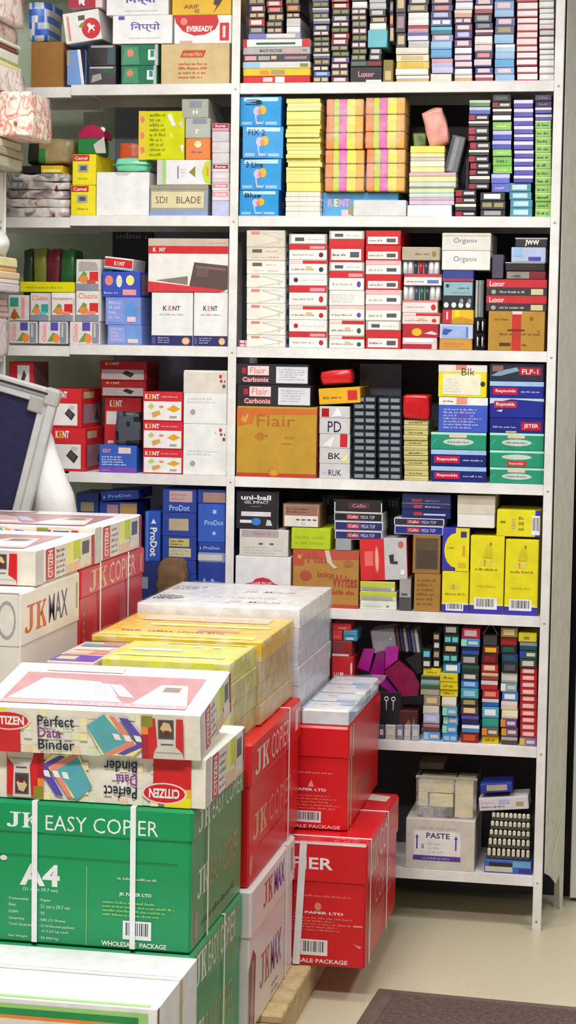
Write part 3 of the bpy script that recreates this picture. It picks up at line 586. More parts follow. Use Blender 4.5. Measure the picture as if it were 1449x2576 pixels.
tag(m.build('khaki_pouch'), 'khaki and black plastic pouch on the yellow flat packet', 'pouch')
camel = [('r', .02, .78, .72, .98, 'red'), ('t', 'Camel', .1, .82, .64, .93, 'white', .02), ('r', .25, .42, .68, .68, 'grey'), ('r', .34, .48, .6, .62, 'dgrey'), ('g', .25, .16, .75, .28, 'olive', 1)]
t = pk(2, 'yellow colour box with a red band, lower of two', 178, 241, 466, 'yel', camel, name='colour_box', z=ST[2])
t2 = pk(2, 'yellow colour box with a red band, upper of two', 182, 242, 388, 'yel', camel, name='colour_box', z=t)
m = MB(); xa = pw(190, 350)[0]; xb = pw(248, 350)[0]; za = t2+.0005; m.box(xa, xb, .03, .12, za, pw(0+220, 346)[1], mat('1e7a3c', .4), .004); g1 = m.build('base'); 
e = empty('tape_dispenser', (xa, .03, za)); tag(e, 'green and magenta tape dispenser on the yellow colour boxes', 'dispenser')
g1.parent = e; g1.location = (-xa, -.03, -za)
m = MB(); zc = pw(220, 346)[1]; xm = (xa+xb)/2+.006; r = .040
m.prism([(xm+r*math.cos(a*math.pi/10), zc+.0005+r*.95*math.sin(a*math.pi/10)) for a in range(11)], .035, .115, mat('b01850', .25)); m.build('cover', e, (-xa, -.03, -za))
m = MB(); m.prism([(xb-.02, za+.028), (xb+.012, zc+.004), (xb+.018, za+.004), (xb-.012, za+.004)], .026, .0295, mat('c8c4c0', .3)); m.build('cutter', e, (-xa, -.03, -za))
m = MB(); m.tube([(xb+.002, .05, zc+.026), (xb+.002, .045, zc+.026)], .008, mat('white', .1), 8); m.build('screw_cap', e, (-xa, -.03, -za))
wb = pk(2, 'plain white carton on the second left shelf', 242, 376, 433, 'f0eef4', [('p', [(.33, 1), (.4, .93), (.6, .93), (.67, 1)], 'lgrey')], name='carton', cat='carton')
m = MB(); xa = pw(283, 410)[0]; xb = pw(374, 410)[0]; m.lumpy(xa, xb, .015, .09, wb+.0005, pw(330, 394)[1], mat('mint', .25), .0005, 10, 2, 8, .55); sd = m.build('soap_box')
m = MB(); zz = (wb+pw(330, 394)[1])/2; m.box(xa-.0002, xb+.0002, .0145, .0905, zz-.0012, zz+.0012, mat('3fa880', .4), .0004); m.build('seam', sd); tag(sd, 'rounded mint green plastic case on the plain white carton', 'case')
zs = pw(330, 394)[1]
m = MB(); xa = pw(276, 372)[0]; xb = pw(338, 372)[0]; m.lumpy(xa, xb, .10, .18, wb+.0005, pw(300, 350)[1], mat('e0602c', .3), .005, 7, 3, 20, .25, mcol=lambda q: mat('olive' if q.z < wb+.03 else ('salmon' if noise.noise(q*50) > .25 else 'e0602c'), .3))
tag(m.build('snack_pouch'), 'orange and red pouch behind the mint green case', 'pouch')
t = pk(2, 'grey plastic tray with a handwritten cardboard front on the second left shelf', 377, 524, 465, '9aa0a8', [('r', .03, .25, .93, .78, 'e0d4a8'), ('t', 'SDI', .1, .4, .3, .62, 'dgrey'), ('t', 'BLADE', .46, .4, .88, .62, 'dgrey'), ('r', .0, .0, 1, .14, '8aa0d0'), ('r', .0, .86, 1, .96, 'khaki')], name='storage_tray', cat='tray', D=.16)
t = pk(2, 'white box with a lime edge on the grey handwritten tray', 395, 530, 402, 'e9e8ee', [('r', .0, 0, .1, 1, 'lgrey'), ('r', .1, .0, .17, 1, 'lgreen'), ('p', [(.6, .5), (.72, .3), (.72, .75)], 'olive'), ('p', [(1, .0), (.9, .1), (.84, .5), (.9, .9), (1, 1)], 'lime'), ('r', .38, .25, .41, .75, 'steel'), ('r', .93, .35, .97, .7, 'orange'), ('g', .45, .3, .58, .7, 'lgrey', 3)], z=t)
pk(2, 'yellow box wrapped in clear film with printed lines', 349, 465, 279, 'd8dc1a', [('r', 0, 0, .16, 1, 'e8d040'), ('e', .08, .82, .05, .07, 'salmon'), ('e', .08, .5, .05, .07, 'salmon'), ('e', .08, .2, .05, .07, 'salmon'), ('g', .24, .06, .6, .97, 'olive', 9), ('p', [(.62, .9), (.7, .96), (.82, .7), (.74, .68)], 'white'), ('p', [(.65, .6), (.75, .5), (.72, .42)], 'lyel'), ('p', [(.86, .75), (.97, .62), (.95, .8)], 'lpink'), ('p', [(.9, .3), (.97, .12), (.99, .3)], 'white')], z=t, name='wrapped_box', rough=.15, coat=.6)
t = pk(2, 'orange small box with violet lettering on the lime edged box', 467, 529, 348, 'e8843c', [('e', .5, .72, .15, .16, 'cream'), ('g', .25, .28, .75, .46, 'vio', 1)], z=t)
t = pk(2, 'grey small box with a blue top label on the orange box', 466, 530, 297, 'b4b8ae', [('r', .3, .72, .85, .96, 'steel'), ('t', 'r', .42, .2, .55, .45, 'white', .03)], z=t)
pk(2, 'grey green small box topmost beside the yellow wrapped box', 457, 525, 249, 'a8ac9c', [('r', .3, .55, .75, .9, 'steel'), ('t', 'H', .42, .2, .6, .42, 'white', .03)], z=t)
tt = ST[2]
for i, (y, c, l) in enumerate(((505, 'c3c4ea', None), (480, 'e4dfe6', 'pink'), (460, 'e4dfe6', 'salmon'), (433, 'd6d0dc', 'lpink'), (412, 'e4dfe6', 'crim'), (385, 'd6d0d4', None), (357, 'd8d2d8', None), (330, 'd0cad0', None), (310, 'e0a4b4', 'crim'))):
    tt = pk(2, ['lavender flat box at the foot of', 'white flat box with a pink band second in', 'white flat box with a salmon band third in', 'pale flat box with a faint band fourth in', 'white flat box with a crimson band halfway up', 'plain pale box sixth in', 'plain pale box seventh in', 'plain pale box eighth in', 'pink flat box on top of'][i]+' the stack by the middle post', 533, 577, y, c, ([('r', .05, .4, .95, .9, l), ('t', 'Kores', .2, .5, .8, .8, 'white', .03)] if l else [('g', .1, .3, .6, .6, 'lgrey', 1)]), z=tt)
carton('wall_card', 'pale mint card leaning against the wall above the khaki pouch', 'card', pw(142, 280)[0], pw(195, 280)[0], .282, .004, ST[2]+.0002, pw(170, 282, .28)[1], 'cfd8d0')

# third left shelf
cello = lambda c, c2: [('r', 0, 0, 1, .22, 'steel'), ('t', 'Classix', .1, .74, .9, .92, 'salmon', .01), ('p', [(.05, .3), (.3, .62), (.45, .55), (.4, .3)], '7a9a48'), ('e', .32, .36, .18, .12, 'orange'), ('r', .55, .3, .9, .6, c), ('r', .45, .22, .8, .34, c2), ('r', .92, 0, 1, 1, 'lgrey')]
cellov = [('r', .1, 0, .3, .95, 'lpink'), ('t', 'Classix', .12, .1, .26, .9, 'salmon', .01, 90), ('r', .42, .6, .68, .97, 'vio'), ('p', [(.3, .1), (.5, .5), (.62, .45), (.5, .1)], '7a9a48'), ('e', .62, .25, .12, .2, 'orange'), ('r', .75, .05, .97, .95, 'steel'), ('r', .8, .3, .86, .9, 'lgrey')]
bot = []
for i, (a, b) in enumerate(((20, 94), (97, 170), (175, 252))):
    bot.append(pk(3, 'white gift set box with a violet patch in the lower row', a, b, 809, 'e4e0e0', cellov, name='gift_set_box', group='gift set boxes with violet patches', z=ST[3] if i > 1 else ST[3]-.006+.0062))
zb = max(bot)
pk(3, 'white gift set box with a faded teal patch at the left of the middle row', 20, 73, 742, 'ded8d4', [('r', .1, .55, .5, .9, 'teal'), ('r', .65, .1, .8, .9, 'pink'), ('p', [(.1, .1), (.3, .5), (.6, .1)], 'olive'), ('e', .3, .2, .15, .15, 'rust')], name='gift_set_box', D=.08, z=zb)
pk(3, 'white gift set box with a teal patch beside the red patched one', 76, 127, 737, 'ded8d8', cello('teal', 'cyan'), name='gift_set_box', D=.08, z=zb)
ya = pk(3, 'white gift set box with a red patch, lying lower beside the upright pair', 129, 189, 736, 'e8e4e0', cello('red', 'salmon')+[('r', .02, .82, .98, .97, 'white')], name='gift_set_box', D=.08, z=zb)
y1 = pk(3, 'white gift set box with a red patch, lower of the upright pair', 191, 254, 731, 'e8e4e0', cello('red', 'salmon'), name='gift_set_box', D=.08, z=zb)
pk(3, 'white gift set box with a red patch, upper of the upright pair', 191, 254, 652, 'dcd8d8', cello('red', 'rust')+[('p', [(.1, .62), (.9, .66), (.8, .9), (.2, .92)], 'grey')], name='gift_set_box', D=.08, z=y1)
yz = max(ya, zb+.07)+.001
carton('yellow_ruler_pack', 'long yellow ruler pack lying over the gift set boxes', 'pack', pw(48, 720)[0], pw(186, 720)[0], .02, .05, yz, yz+.030, 'e4dc10', [('g', .1, .3, .8, .6, 'olive', 1)], rough=.3)
for i, (a, b, c, l) in enumerate(((84, 116, '7c8030', 'olive'), (117, 150, '702030', 'maroon'), (152, 188, '2c6a34', 'green'), (58, 82, '283a28', 'dark green'))):
    m = MB(); m.lumpy(pw(a, 650, .1)[0], pw(b, 650, .1)[0], .10, .20, zb+.0005, pw(100, 622, .1)[1], mat(c, .3, .2), .005, 6, i, 18, .2)
    tag(m.build('cloth_pouch'), l+' pouch standing behind the yellow ruler pack', 'pouch', 'coloured pouches behind the ruler pack')
t = pk(3, 'blue and violet plastic tub at the foot of the tub stack', 270, 357, 818, '7f9ae0', [('r', .05, .1, .5, .9, '9aa8ea'), ('g', .1, .2, .45, .9, 'lav', 4), ('p', [(.55, .1), (.95, .1), (.75, .9)], '6aa8e8'), ('r', .6, .1, .9, .3, 'lpink')], name='plastic_tub', cat='tub', rough=.2)
t = pk(3, 'blue and violet plastic tub in the middle of the tub stack', 265, 355, 748, '7f9ae0', [('r', .05, .1, .5, .9, '8ea2ea'), ('g', .1, .2, .45, .9, 'lav', 4), ('e', .72, .5, .16, .35, '5f9ae0'), ('r', .62, .12, .86, .3, 'lpink')], z=t, name='plastic_tub', cat='tub', rough=.2)
t = pk(3, 'bright blue box with three round fruit pictures on the tub stack', 257, 353, 683, '3550c0', [('e', .18, .65, .11, .2, 'salmon'), ('e', .45, .62, .08, .24, 'offw'), ('e', .74, .66, .11, .2, 'lyel'), ('r', .55, .08, .9, .3, 'pink'), ('g', .06, .1, .45, .25, 'lav', 1)], z=t, side=[('r', .1, .1, .5, .9, 'mauve')])
carton('red_white_box', 'red and white box tilted on the fruit picture box', 'box', pw(259, 660)[0], pw(331, 660)[0], .02, .14, t+.0005, t+.036, 'eee8e6', kent(.35, .35, .72, .68)+[('r', 0, .0, 1, .12, 'sky')], roll=-6)
bpy.data.objects['red_white_box'].children[0].data  # printed on red band below
ob = bpy.data.objects['red_white_box']; q = MB(); prints(q, (-(pw(331, 660)[0]-pw(259, 660)[0])/2, -.0702, 0), (pw(331, 660)[0]-pw(259, 660)[0], 0, 0), (0, 0, .036), [('r', .02, .2, .98, .86, 'red')]); q.build('red_band', ob); ob.children[0].location.y -= .0006
bigp = [('t', 'K', .28, .66, .38, .75, 'dgrey', .03), ('t', 'E', .41, .66, .48, .75, 'salmon', .03), ('t', 'NT', .51, .66, .70, .75, 'dgrey', .03), ('g', .2, .56, .82, .62, 'grey', 1), ('r', 0, 0, 1, .19, 'navy'), ('g', .16, .04, .55, .17, 'lav', 3), ('r', .02, .03, .1, .16, 'vio'), ('e', .84, .09, .1, .07, 'orange'), ('e', .84, .09, .08, .055, 'peach')]
t1 = pk(3, 'white box with a navy foot and small grey lettering under the big picture box', 381, 486, 736, 'f4f4f4', bigp, name='punch_box', group='white punch boxes with navy feet')
t2 = pk(3, 'white box with a navy foot and small grey lettering under the big picture box', 488, 574, 736, 'f4f4f4', bigp, name='punch_box', group='white punch boxes with navy feet')
pk(3, 'large white box with a red band and a brown machine picture', 373, 575, 600, 'efebe6', [('r', 0, .86, 1, 1, 'cbb9aa'), ('r', 0, .72, 1, .86, 'red'), ('t', 'K', .06, .75, .10, .83, 'white', .03), ('t', 'NY', .14, .75, .22, .83, 'white', .03), ('g', .75, .9, .97, .94, 'khaki', 1), ('p', [(.1, .22), (.5, .3), (.5, .14)], '8a7d74'), ('p', [(.52, .12), (.58, .56), (.98, .5), (1, .5), (1, .06), (.9, .04)], '5c4844'), ('p', [(.6, .5), (.97, .45), (.97, .4), (.6, .45)], '7d655e'), ('p', [(.6, .3), (.76, .28), (.76, .42), (.61, .44)], '6f5852'), ('p', [(0, .06), (0, .2), (.98, .04), (.9, 0), (0, 0)], 'd8343c')], z=max(t1, t2), name='machine_box')
carton('wall_poster', 'dark poster with pale writing on the wall above the tub stack', 'poster', pw(282, 640, .39)[0], pw(385, 640, .39)[0], .394, .004, 1.82, 2.02, '3a424c', [('g', .2, .3, .8, .45, 'lgrey', 1), ('g', .1, .75, .9, .9, 'grey', 1)])

# fourth left shelf
KB = lambda: kent(.3, .76, .62, .93)+[('r', .04, .06, .9, .62, 'f0ecea'), ('p', [(.55, .36), (.66, .5), (.84, .34), (.74, .18)], '3c3438'), ('p', [(.6, .37), (.67, .45), (.78, .34), (.72, .26)], '5a4c50'), ('e', .74, .52, .08, .06, 'lgrey'), ('g', .1, .25, .3, .4, 'lgrey', 2)]
def KS(): return [('r', .1, .75, .6, .92, 'tan'), ('r', .1, .1, .9, .6, 'mauve'), ('p', [(.6, .2), (.75, .5), (.85, .15)], 'dgrey')]
a = pk(4, 'large red box with a white picture panel, lower, behind the noticeboard', 108, 215, 1076, 'd42028', KB(), KS(), name='punch_box', D=.2)
b = pk(4, 'large red box with a white picture panel, upper, behind the noticeboard', 112, 205, 978, 'd42028', KB(), KS(), z=a, name='punch_box', D=.22)
c = pk(4, 'red box with a white panel near the wall behind the noticeboard corner', 18, 86, 1000, 'c81e26', [], name='punch_box', z=ST[4], Y=.05, D=.15)
pk(4, 'red box with a white panel on top of the box behind the noticeboard corner', 22, 84, 910, 'd42028', [('r', .35, .1, .85, .9, 'eeeaea'), ('p', [(.5, .5), (.62, .78), (.72, .62), (.6, .38)], '4a3a48')], [('r', .02, .04, .98, .96, '8a6670')], z=c, name='punch_box', Y=.05, D=.15)
a = pk(4, 'blue and violet box with white lines below the dark wrapped bundle', 249, 344, 1120, '2f5cc0', [('r', 0, 0, 1, .2, '7a4cb4'), ('g', .08, .25, .8, .62, 'white', 4), ('r', .52, .7, .85, .92, 'lpink'), ('t', 'KENT', .1, .72, .32, .86, 'pink', .03), ('g', .08, .06, .3, .12, 'lav', 1)], D=.115)
RB = kent(.12, .78, .42, .92)+[('r', .04, .06, .94, .56, 'e6dedc'), ('p', [(.48, .36), (.56, .52), (.74, .36), (.66, .16)], '3a3034'), ('g', .08, .2, .4, .5, 'lgrey', 4)]
b = pk(4, 'tall red box standing behind the dark wrapped bundle', 263, 356, 998, 'cc2028', kent(.14, .86, .48, .95)+[('r', .05, .62, .95, .8, 'e0d8d6'), ('p', [(.5, .7), (.58, .78), (.75, .66), (.7, .62)], '3a3034'), ('r', .1, .2, .25, .4, 'lpink')], name='punch_box', Y=.14, D=.14)
t = pk(4, 'flat red box with a white panel on the tall red box', 254, 368, 958, 'cc2028', RB, [('r', .1, .2, .9, .8, 'dred')], z=b, name='punch_box', Y=.13, D=.15)
pk(4, 'flat red box with a white panel topmost above the tall red box', 251, 370, 908, 'c01c28', RB, [('r', .1, .2, .9, .8, 'dred')], z=t, name='punch_box', Y=.13, D=.15)
m = MB(); m.lumpy(pw(288, 1075)[0], pw(351, 1075)[0], .02, .12, a+.0005, pw(320, 1036)[1], mat('3c4048', .2, .2), .004, 7, 6, 24, .12, mcol=lambda q: mat('22242c' if noise.noise(q*40) > .1 else '4c525c', .2))
tag(m.build('wrapped_bundle'), 'dark grey film wrapped bundle on the blue and violet box', 'bundle')
yb = [('r', .03, .05, .97, .68, 'f6f2ec'), ('p', [(.12, .5), (.22, .62), (.3, .5), (.2, .4)], 'c8c87a'), ('p', [(.22, .3), (.42, .38), (.46, .24), (.26, .12)], 'e2a850'), ('p', [(.6, .42), (.78, .56), (.95, .44), (.78, .32)], 'e8a818'), ('e', .47, .5, .06, .05, 'salmon'), ('r', .68, .12, .86, .2, 'grey')]+kent(.06, .75, .42, .92)+[('g', .47, .8, .9, .88, 'lpink', 1)]
t = ST[4]
for y in (1131, 1061, 986):
    t = pk(4, 'red box with a white panel and yellow note pad pictures in a stack of three', 359, 460, y, 'd42430', yb, [('r', .1, .1, .9, .9, 'cfd8b0')], z=t, name='note_pad_box', group='red note pad boxes', D=.14)
wh = [('e', .22, .22, .06, .055, 'grey'), ('g', .1, .38, .85, .5, 'lgrey', 2), ('r', .82, .86, .88, .92, 'red'), ('r', .84, .78, .89, .83, 'crim'), ('r', .93, .78, .96, .82, 'red'), ('r', .72, .82, .76, .86, 'lgrey'), ('r', .9, .68, .96, .74, 'dgrey')]
t = pk(4, 'plain white box with tiny red squares, lower of two by the middle post', 461, 572, 1067, 'f0efec', wh, name='white_box')
pk(4, 'plain white box with tiny red squares, upper of two by the middle post', 462, 572, 932, 'f0efec', [('r', 0, .58, 1, .97, 'e0d9cf')]+wh[:2]+wh[2:], z=t, name='white_box')

# fifth left shelf: blue cartridge boxes
PD = [('t', 'ProDot', .2, .3, .8, .6, 'lblue', .02), ('p', [(.06, .3), (.12, .3), (.09, .6)], 'lblue')]
def cart(label, x0, x1, yt, pr, z=None, **k): return pk(5, label, x0, x1, yt, k.pop('col', '24409c'), pr, z=z, name='cartridge_box', **k)
t = None
hid = [(1440, 'blue cartridge box at the foot of the labelled stack'), (1398, 'blue cartridge box with a pale end strip in the labelled stack')]
t = cart('blue cartridge box at the foot of the labelled stack', 407, 494, 1445, PD)
t = cart('blue cartridge box with a pale left strip in the labelled stack', 408, 493, 1410, [('r', .0, .2, .5, .8, 'lblue')]+PD[1:], z=t)
t = cart('blue cartridge box with a pale label in the labelled stack', 408, 494, 1350, [('r', .2, .15, .85, .52, 'c9c0a0'), ('g', .25, .2, .8, .48, 'khaki', 2), ('r', .2, .58, .8, .92, 'c9b878'), ('g', .25, .62, .75, .88, 'dbrown', 2)], z=t)
t = cart('blue cartridge box with a tan label in the labelled stack', 408, 494, 1290, [('r', .2, .25, .78, .75, 'b9a88a')], z=t)
cart('blue cartridge box with a pinkish label at the top of the labelled stack', 409, 495, 1230, [('r', .2, .45, .88, .92, 'c0a0a0'), ('g', .25, .5, .8, .85, 'mauve', 2), ('t', 'ProDot', .2, .08, .8, .32, 'lblue', .02)], z=t)
t = cart('blue cartridge box at the foot of the stack by the middle post', 498, 567, 1415, PD[:1])
t = cart('pale blue cartridge box second lowest by the middle post', 498, 567, 1390, [('r', .0, .2, .9, .8, 'lgrey')], z=t, col='8a9ac8')
t = cart('blue cartridge box with bold lettering in the stack by the middle post', 498, 567, 1365, PD, z=t)
t = cart('blue cartridge box with small symbols in the stack by the middle post', 498, 567, 1268, [('t', 'ProDot', .25, .45, .95, .58, 'lblue', .02), ('r', .55, .75, .68, .85, 'lblue'), ('r', .55, .2, .66, .28, 'lblue')], z=t, col='2f5cc0')
cart('blue cartridge box with a brown label topmost by the middle post', 497, 568, 1232, [('r', .2, .1, 1, .8, 'a08070')], z=t)
t = cart('dark blue cartridge box lying under the upright one', 352, 404, 1412, [('r', .1, .3, .4, .6, 'steel')], col='1c2a6a')
cart('blue cartridge box standing upright with lettering running down', 364, 404, 1287, [('r', .1, .0, .25, 1, '4a78d0'), ('t', 'ProDot', .35, .1, .8, .68, 'white', .03, -90), ('p', [(.4, .76), (.75, .76), (.57, .86)], 'white')], z=t, col='2850b4')
t = cart('dark blue cartridge box low at the left, behind the binder boxes', 200, 340, 1300, PD, Y=.06, D=.16)
t = cart('blue cartridge box with a brown label lying under the tilted one', 250, 345, 1262, [('r', .55, .1, 1, .9, 'b08a50'), ('r', .2, .2, .5, .8, 'mauve')], z=t, Y=.05, D=.16)
cart('blue cartridge box tilted on the brown labelled one', 254, 350, 1238, PD, z=t, Y=.04, roll=5, D=.16)
cart('dark cartridge box with a tan label left of the tilted one', 192, 248, 1240, [('r', .2, .2, .8, .6, '8a7a60')], z=pw(270, 1300, .06)[1]+.001, col='20306e', Y=.05, D=.16)
m = MB(); zp = ST[5]; m.lumpy(pw(408, 1440)[0], pw(480, 1440)[0], -.06, .008, zp, pw(440, 1402, -.03)[1], mat('7a5a3c', .8, .25), .012, 8, 4, 30, .35)
e = m.build('paper_bag'); tag(e, 'crumpled brown paper bag on the fifth shelf front', 'bag'); e.location.z = 0

# ------------------------------------------------------------------ right bay, top shelf: small packets
def small(col, lab, lay):
    if lay == 'two': return [('r', .08, .25, .45, .78, lab), ('r', .55, .25, .92, .78, lab)]
    if lay == 'label': return [('r', .15, .22, .82, .8, lab)]
    if lay == 'edge': return [('r', .02, .22, .98, .95, lab)]
    if lay == 'stripe': return [('r', .0, .55, 1, .95, lab)]
    if lay == 'end': return [('r', .0, .1, .3, .9, lab), ('r', .4, .3, .9, .7, 'lgrey')]
    if lay == 'print': return [('g', .2, .25, .8, .75, lab, 1)]
    if lay == 'hand': return [('g', .12, .2, .9, .8, lab, 1), ('r', .0, .86, 1, 1, 'lyel')]
    return []
LW = dict(two='two %s labels', label='%s label', edge='wide %s face', stripe='%s stripe', end='%s end', print='%s lettering', hand='%s handwriting')
def rcol(row, x0, x1, yt, hp, pal, where, seed, z=None, name='small_packet', jx=2, D=.16, Y=.012, x0b=None, lim=40, rough=.35, hv=.18, xs=None):
    rnd = random.Random(seed); zz = ST[row] if z is None else z; k = 0
    x0t = x0 if x0b is None else x0b
    zt = pw((x0+x1)/2, yt, Y)[1]; hm = hp*.00113
    while zz < zt-hm*.55 and k < lim:
        h = hm*rnd.uniform(1-hv, 1+hv); p = pal[k % len(pal)] if isinstance(pal, list) else rnd.choice(pal)
        col, lab, lay = p
        Xa, _ = pw(x0, 600 if row < 4 else 1700, Y); ym = H/2-(zz-CAM.z)*900+200
        tpx = (zz+h-ST[row])/.00113
        d = ray(0, 0)
        # column edges follow the upright lines of the rack
        ypx = {1: 208, 2: 548, 3: 880, 4: 1212, 5: 1545, 6: 1882, 7: 2195}[row]-tpx
        s = xs[k % len(xs)] if xs else rnd.uniform(-jx, jx)
        Xa = pw(x0+s, ypx, Y)[0]; Xb = pw(x1+s, ypx, Y)[0]
        lb = '%s packet with %s in %s' % (nm(col), LW[lay] % nm(lab), where)
        carton(name, lb, 'packet', Xa+.0012+jx*.0009, Xb-.0012-jx*.0009, Y+rnd.uniform(0, .01), D, zz+.0003, zz+h, col, small(col, lab, lay), group=lb, rough=rough, sep=False, bev=.001)
        zz += h+.0003; k += 1
    return zz
W1 = [('top', 'slab')]
wide = [('red', 'white', [('r', .3, .2, .44, .8, 'lpink'), ('r', .48, .1, .62, .9, 'white')], 191, 'red box with white label at the foot of'), ('e8c41c', 'x', [('r', .25, .2, .38, .7, 'orange'), ('r', .42, .2, .62, .8, 'khaki')], 172, 'yellow flat box in'),
        ('d8dad6', 'x', [('r', .0, .1, .25, .9, 'lblue'), ('r', .85, .2, .97, .7, 'olive')], 155, 'pale flat box in'), ('4a3c44', 'x', [('r', .03, .2, .2, .8, 'pink'), ('r', .23, .2, .4, .8, 'grey'), ('r', .42, .3, .5, .8, 'tan'), ('r', .62, .3, .95, .7, 'mauve')], 137, 'dark box with pale labels in'),
        ('b4b0b0', 'x', [('t', 'MULTI VOLTAGE', .25, .3, .58, .7, 'dgrey', .03), ('r', .6, .15, .85, .85, 'c4a8a4'), ('t', 'W', .88, .3, .95, .7, 'dgrey')], 118, 'grey flat box with dark lettering in'), ('e8ebe6', 'x', [('r', 0, 0, .06, 1, 'red'), ('r', .88, .0, 1, 1, 'red'), ('r', .2, .3, .78, .55, 'dgreen')], 98, 'white flat box with red ends in')]
t = ST[1]
for c, _, p, y, l in wide: t = pk(1, l+' the wide stack by the middle post', 611, 781, y, c, p, z=t, name='flat_box')
t0 = pk(1, 'blue and white flat box on top of the wide stack by the middle post', 625, 757, 84, 'a9a8d0', [('r', 0, .1, .33, .9, '7a78c8'), ('r', .35, .2, .9, .9, 'offw')], z=t, name='flat_box')
DK = (('3a2630', 'lpink', 'two'), ('34303c', 'tan', 'two'), ('5a1c24', 'lpink', 'label'), ('2a2a34', 'olive', 'two'), ('a01c24', 'offw', 'label'), ('3c3448', 'lgrey', 'label'), ('30343c', 'khaki', 'two'))
rcol(1, 622, 668, -25, 19, [('2f3a34', 'grey', 'label'), ('a01c24', 'offw', 'label'), ('3a2630', 'tan', 'two'), ('5a1c24', 'lpink', 'label'), ('34303c', 'khaki', 'two'), ('a01c24', 'offw', 'label')], 'column one over the bluish box', 3, z=t0)
rcol(1, 669, 714, -25, 17, [('34303c', 'tan', 'two'), ('3a2630', 'khaki', 'two'), ('2a2a34', 'tan', 'two'), ('5a1c24', 'salmon', 'label'), ('a01c24', 'lpink', 'label')], 'column two over the bluish box', 4, z=t0)
rcol(1, 716, 756, -25, 17, [('d0ccc8', 'white', 'edge'), ('e4e0dc', 'lgrey', 'edge'), ('3a2630', 'tan', 'two'), ('4a3034', 'orange', 'label'), ('34303c', 'olive', 'two'), ('5a3034', 'lpink', 'two')], 'column three over the bluish box', 5, z=t0)
rcol(1, 784, 830, -25, 15, DK+(('5a7ac0', 'lblue', 'label'), ('6a6a88', 'lgrey', 'stripe')), 'the column beside the wide stack', 6)
rcol(1, 831, 880, -25, 16, DK+(('4a48a0', 'lav', 'two'), ('5a4a80', 'lpink', 'label')), 'the second column past the wide stack', 7)
bk = pk(1, 'black box with red script lying flat in the dark packets', 881, 962, 168, '221c24', [('t', 'Luxor', .25, .35, .75, .7, 'pink', .02), ('r', .5, .02, .98, .16, 'white')], D=.15)
bk = pk(1, 'dark green box on the black box with red script', 881, 962, 152, '2c3030', [('r', .05, .2, .5, .8, '5a7060'), ('r', .55, .2, .95, .8, 'dred')], z=bk, D=.15)
za = rcol(1, 881, 924, -25, 17, DK+(('2f3f8c', 'lav', 'label'), ('c8c4bc', 'white', 'edge')), 'the column over the dark green box', 8, z=bk)
zz = rcol(1, 926, 962, 112, 15, DK+(('5a4a80', 'white', 'label'),), 'the short column over the dark green box', 9, z=bk)
tq = pk(1, 'turquoise box standing out among the dark packets', 925, 975, 75, '6cc0d0', [], z=zz, D=.12)
rcol(1, 927, 974, -25, 17, [('e0e0d4', 'white', 'edge'), ('3a2630', 'tan', 'label'), ('2a2a34', 'lgrey', 'label'), ('c4c8cc', 'lgrey', 'edge'), ('c4c8cc', 'lgrey', 'edge')], 'the column over the turquoise box', 10, z=tq)
zz = pk(1, 'mustard packet standing upright beside the cream stack', 964, 990, 150, '8a7a30', [('r', .2, .1, .8, .5, 'tan')], D=.1, name='small_packet')
rcol(1, 977, 992, -25, 34, [('c8a898', 'tan', 'label'), ('3a2630', 'orange', 'label'), ('2a2a34', 'mauve', 'label'), ('4a3034', 'tan', 'label'), ('3c3448', 'lgrey', 'label')], 'the narrow column beside the cream stack', 11, z=max(zz, tq-.03))
CW = [('c8a878', 'white', 'stripe'), ('e8dcc0', 'white', 'edge'), ('e2c850', 'gold', 'label'), ('e8dcb8', 'tan', 'label'), ('ece2c8', 'offw', 'edge')]
zc = rcol(1, 994, 1080, 122, 17, CW, 'the cream stack', 12, jx=1, hv=.05)
rcol(1, 1024, 1080, -25, 18, [('c8c4c4', 'lgrey', 'stripe'), ('e4e6f4', 'vio', 'stripe'), ('d0a0a8', 'crim', 'stripe'), ('f0eeea', 'white', 'edge'), ('f0eeea', 'white', 'edge'), ('5a5450', 'tan', 'label'), ('34303c', 'offw', 'label')], 'the column on the cream stack', 13, z=zc, jx=1.5)
rcol(1, 995, 1022, -25, 42, [('3a3440', 'tan', 'label'), ('2a2430', 'mauve', 'label'), ('3a3440', 'tan', 'label')], 'the upright column on the cream stack', 14, z=zc, jx=.5)
rcol(1, 1082, 1140, -25, 18, [('e6dcc4', 'offw', 'edge'), ('c8cce8', 'lav', 'edge'), ('b8b8d8', 'pink', 'stripe'), ('4a90b8', 'sky', 'edge'), ('8cb0e0', 'lblue', 'edge'), ('9a9cc4', 'lpink', 'label'), ('3a6a80', 'cyan', 'stripe'), ('5a6ab0', 'white', 'two'), ('34305c', 'lav', 'label'), ('3c3c78', 'salmon', 'label'), ('34303c', 'lpink', 'label')], 'top column seven from the end post', 15)
rcol(1, 1141, 1190, -25, 17, [('d8a878', 'offw', 'stripe'), ('d8d4ee', 'white', 'edge'), ('6a4c90', 'lpink', 'edge'), ('6a4c90', 'lpink', 'edge'), ('5a4a90', 'white', 'edge'), ('6a3c70', 'lpink', 'label'), ('4a3c80', 'lav', 'label'), ('7a3c58', 'offw', 'label'), ('4a3c80', 'lpink', 'two')], 'top column five from the end post', 16)
rcol(1, 1191, 1241, -25, 18, [('a04048', 'lpink', 'stripe'), ('34387c', 'lpink', 'label'), ('4a4880', 'lpink', 'edge'), ('2c2c60', 'salmon', 'label'), ('8a88b8', 'lpink', 'edge'), ('e8dcd4', 'white', 'edge'), ('5a3048', 'lpink', 'stripe'), ('262a44', 'steel', 'label'), ('26304c', 'grey', 'label')], 'top column four from the end post', 17)
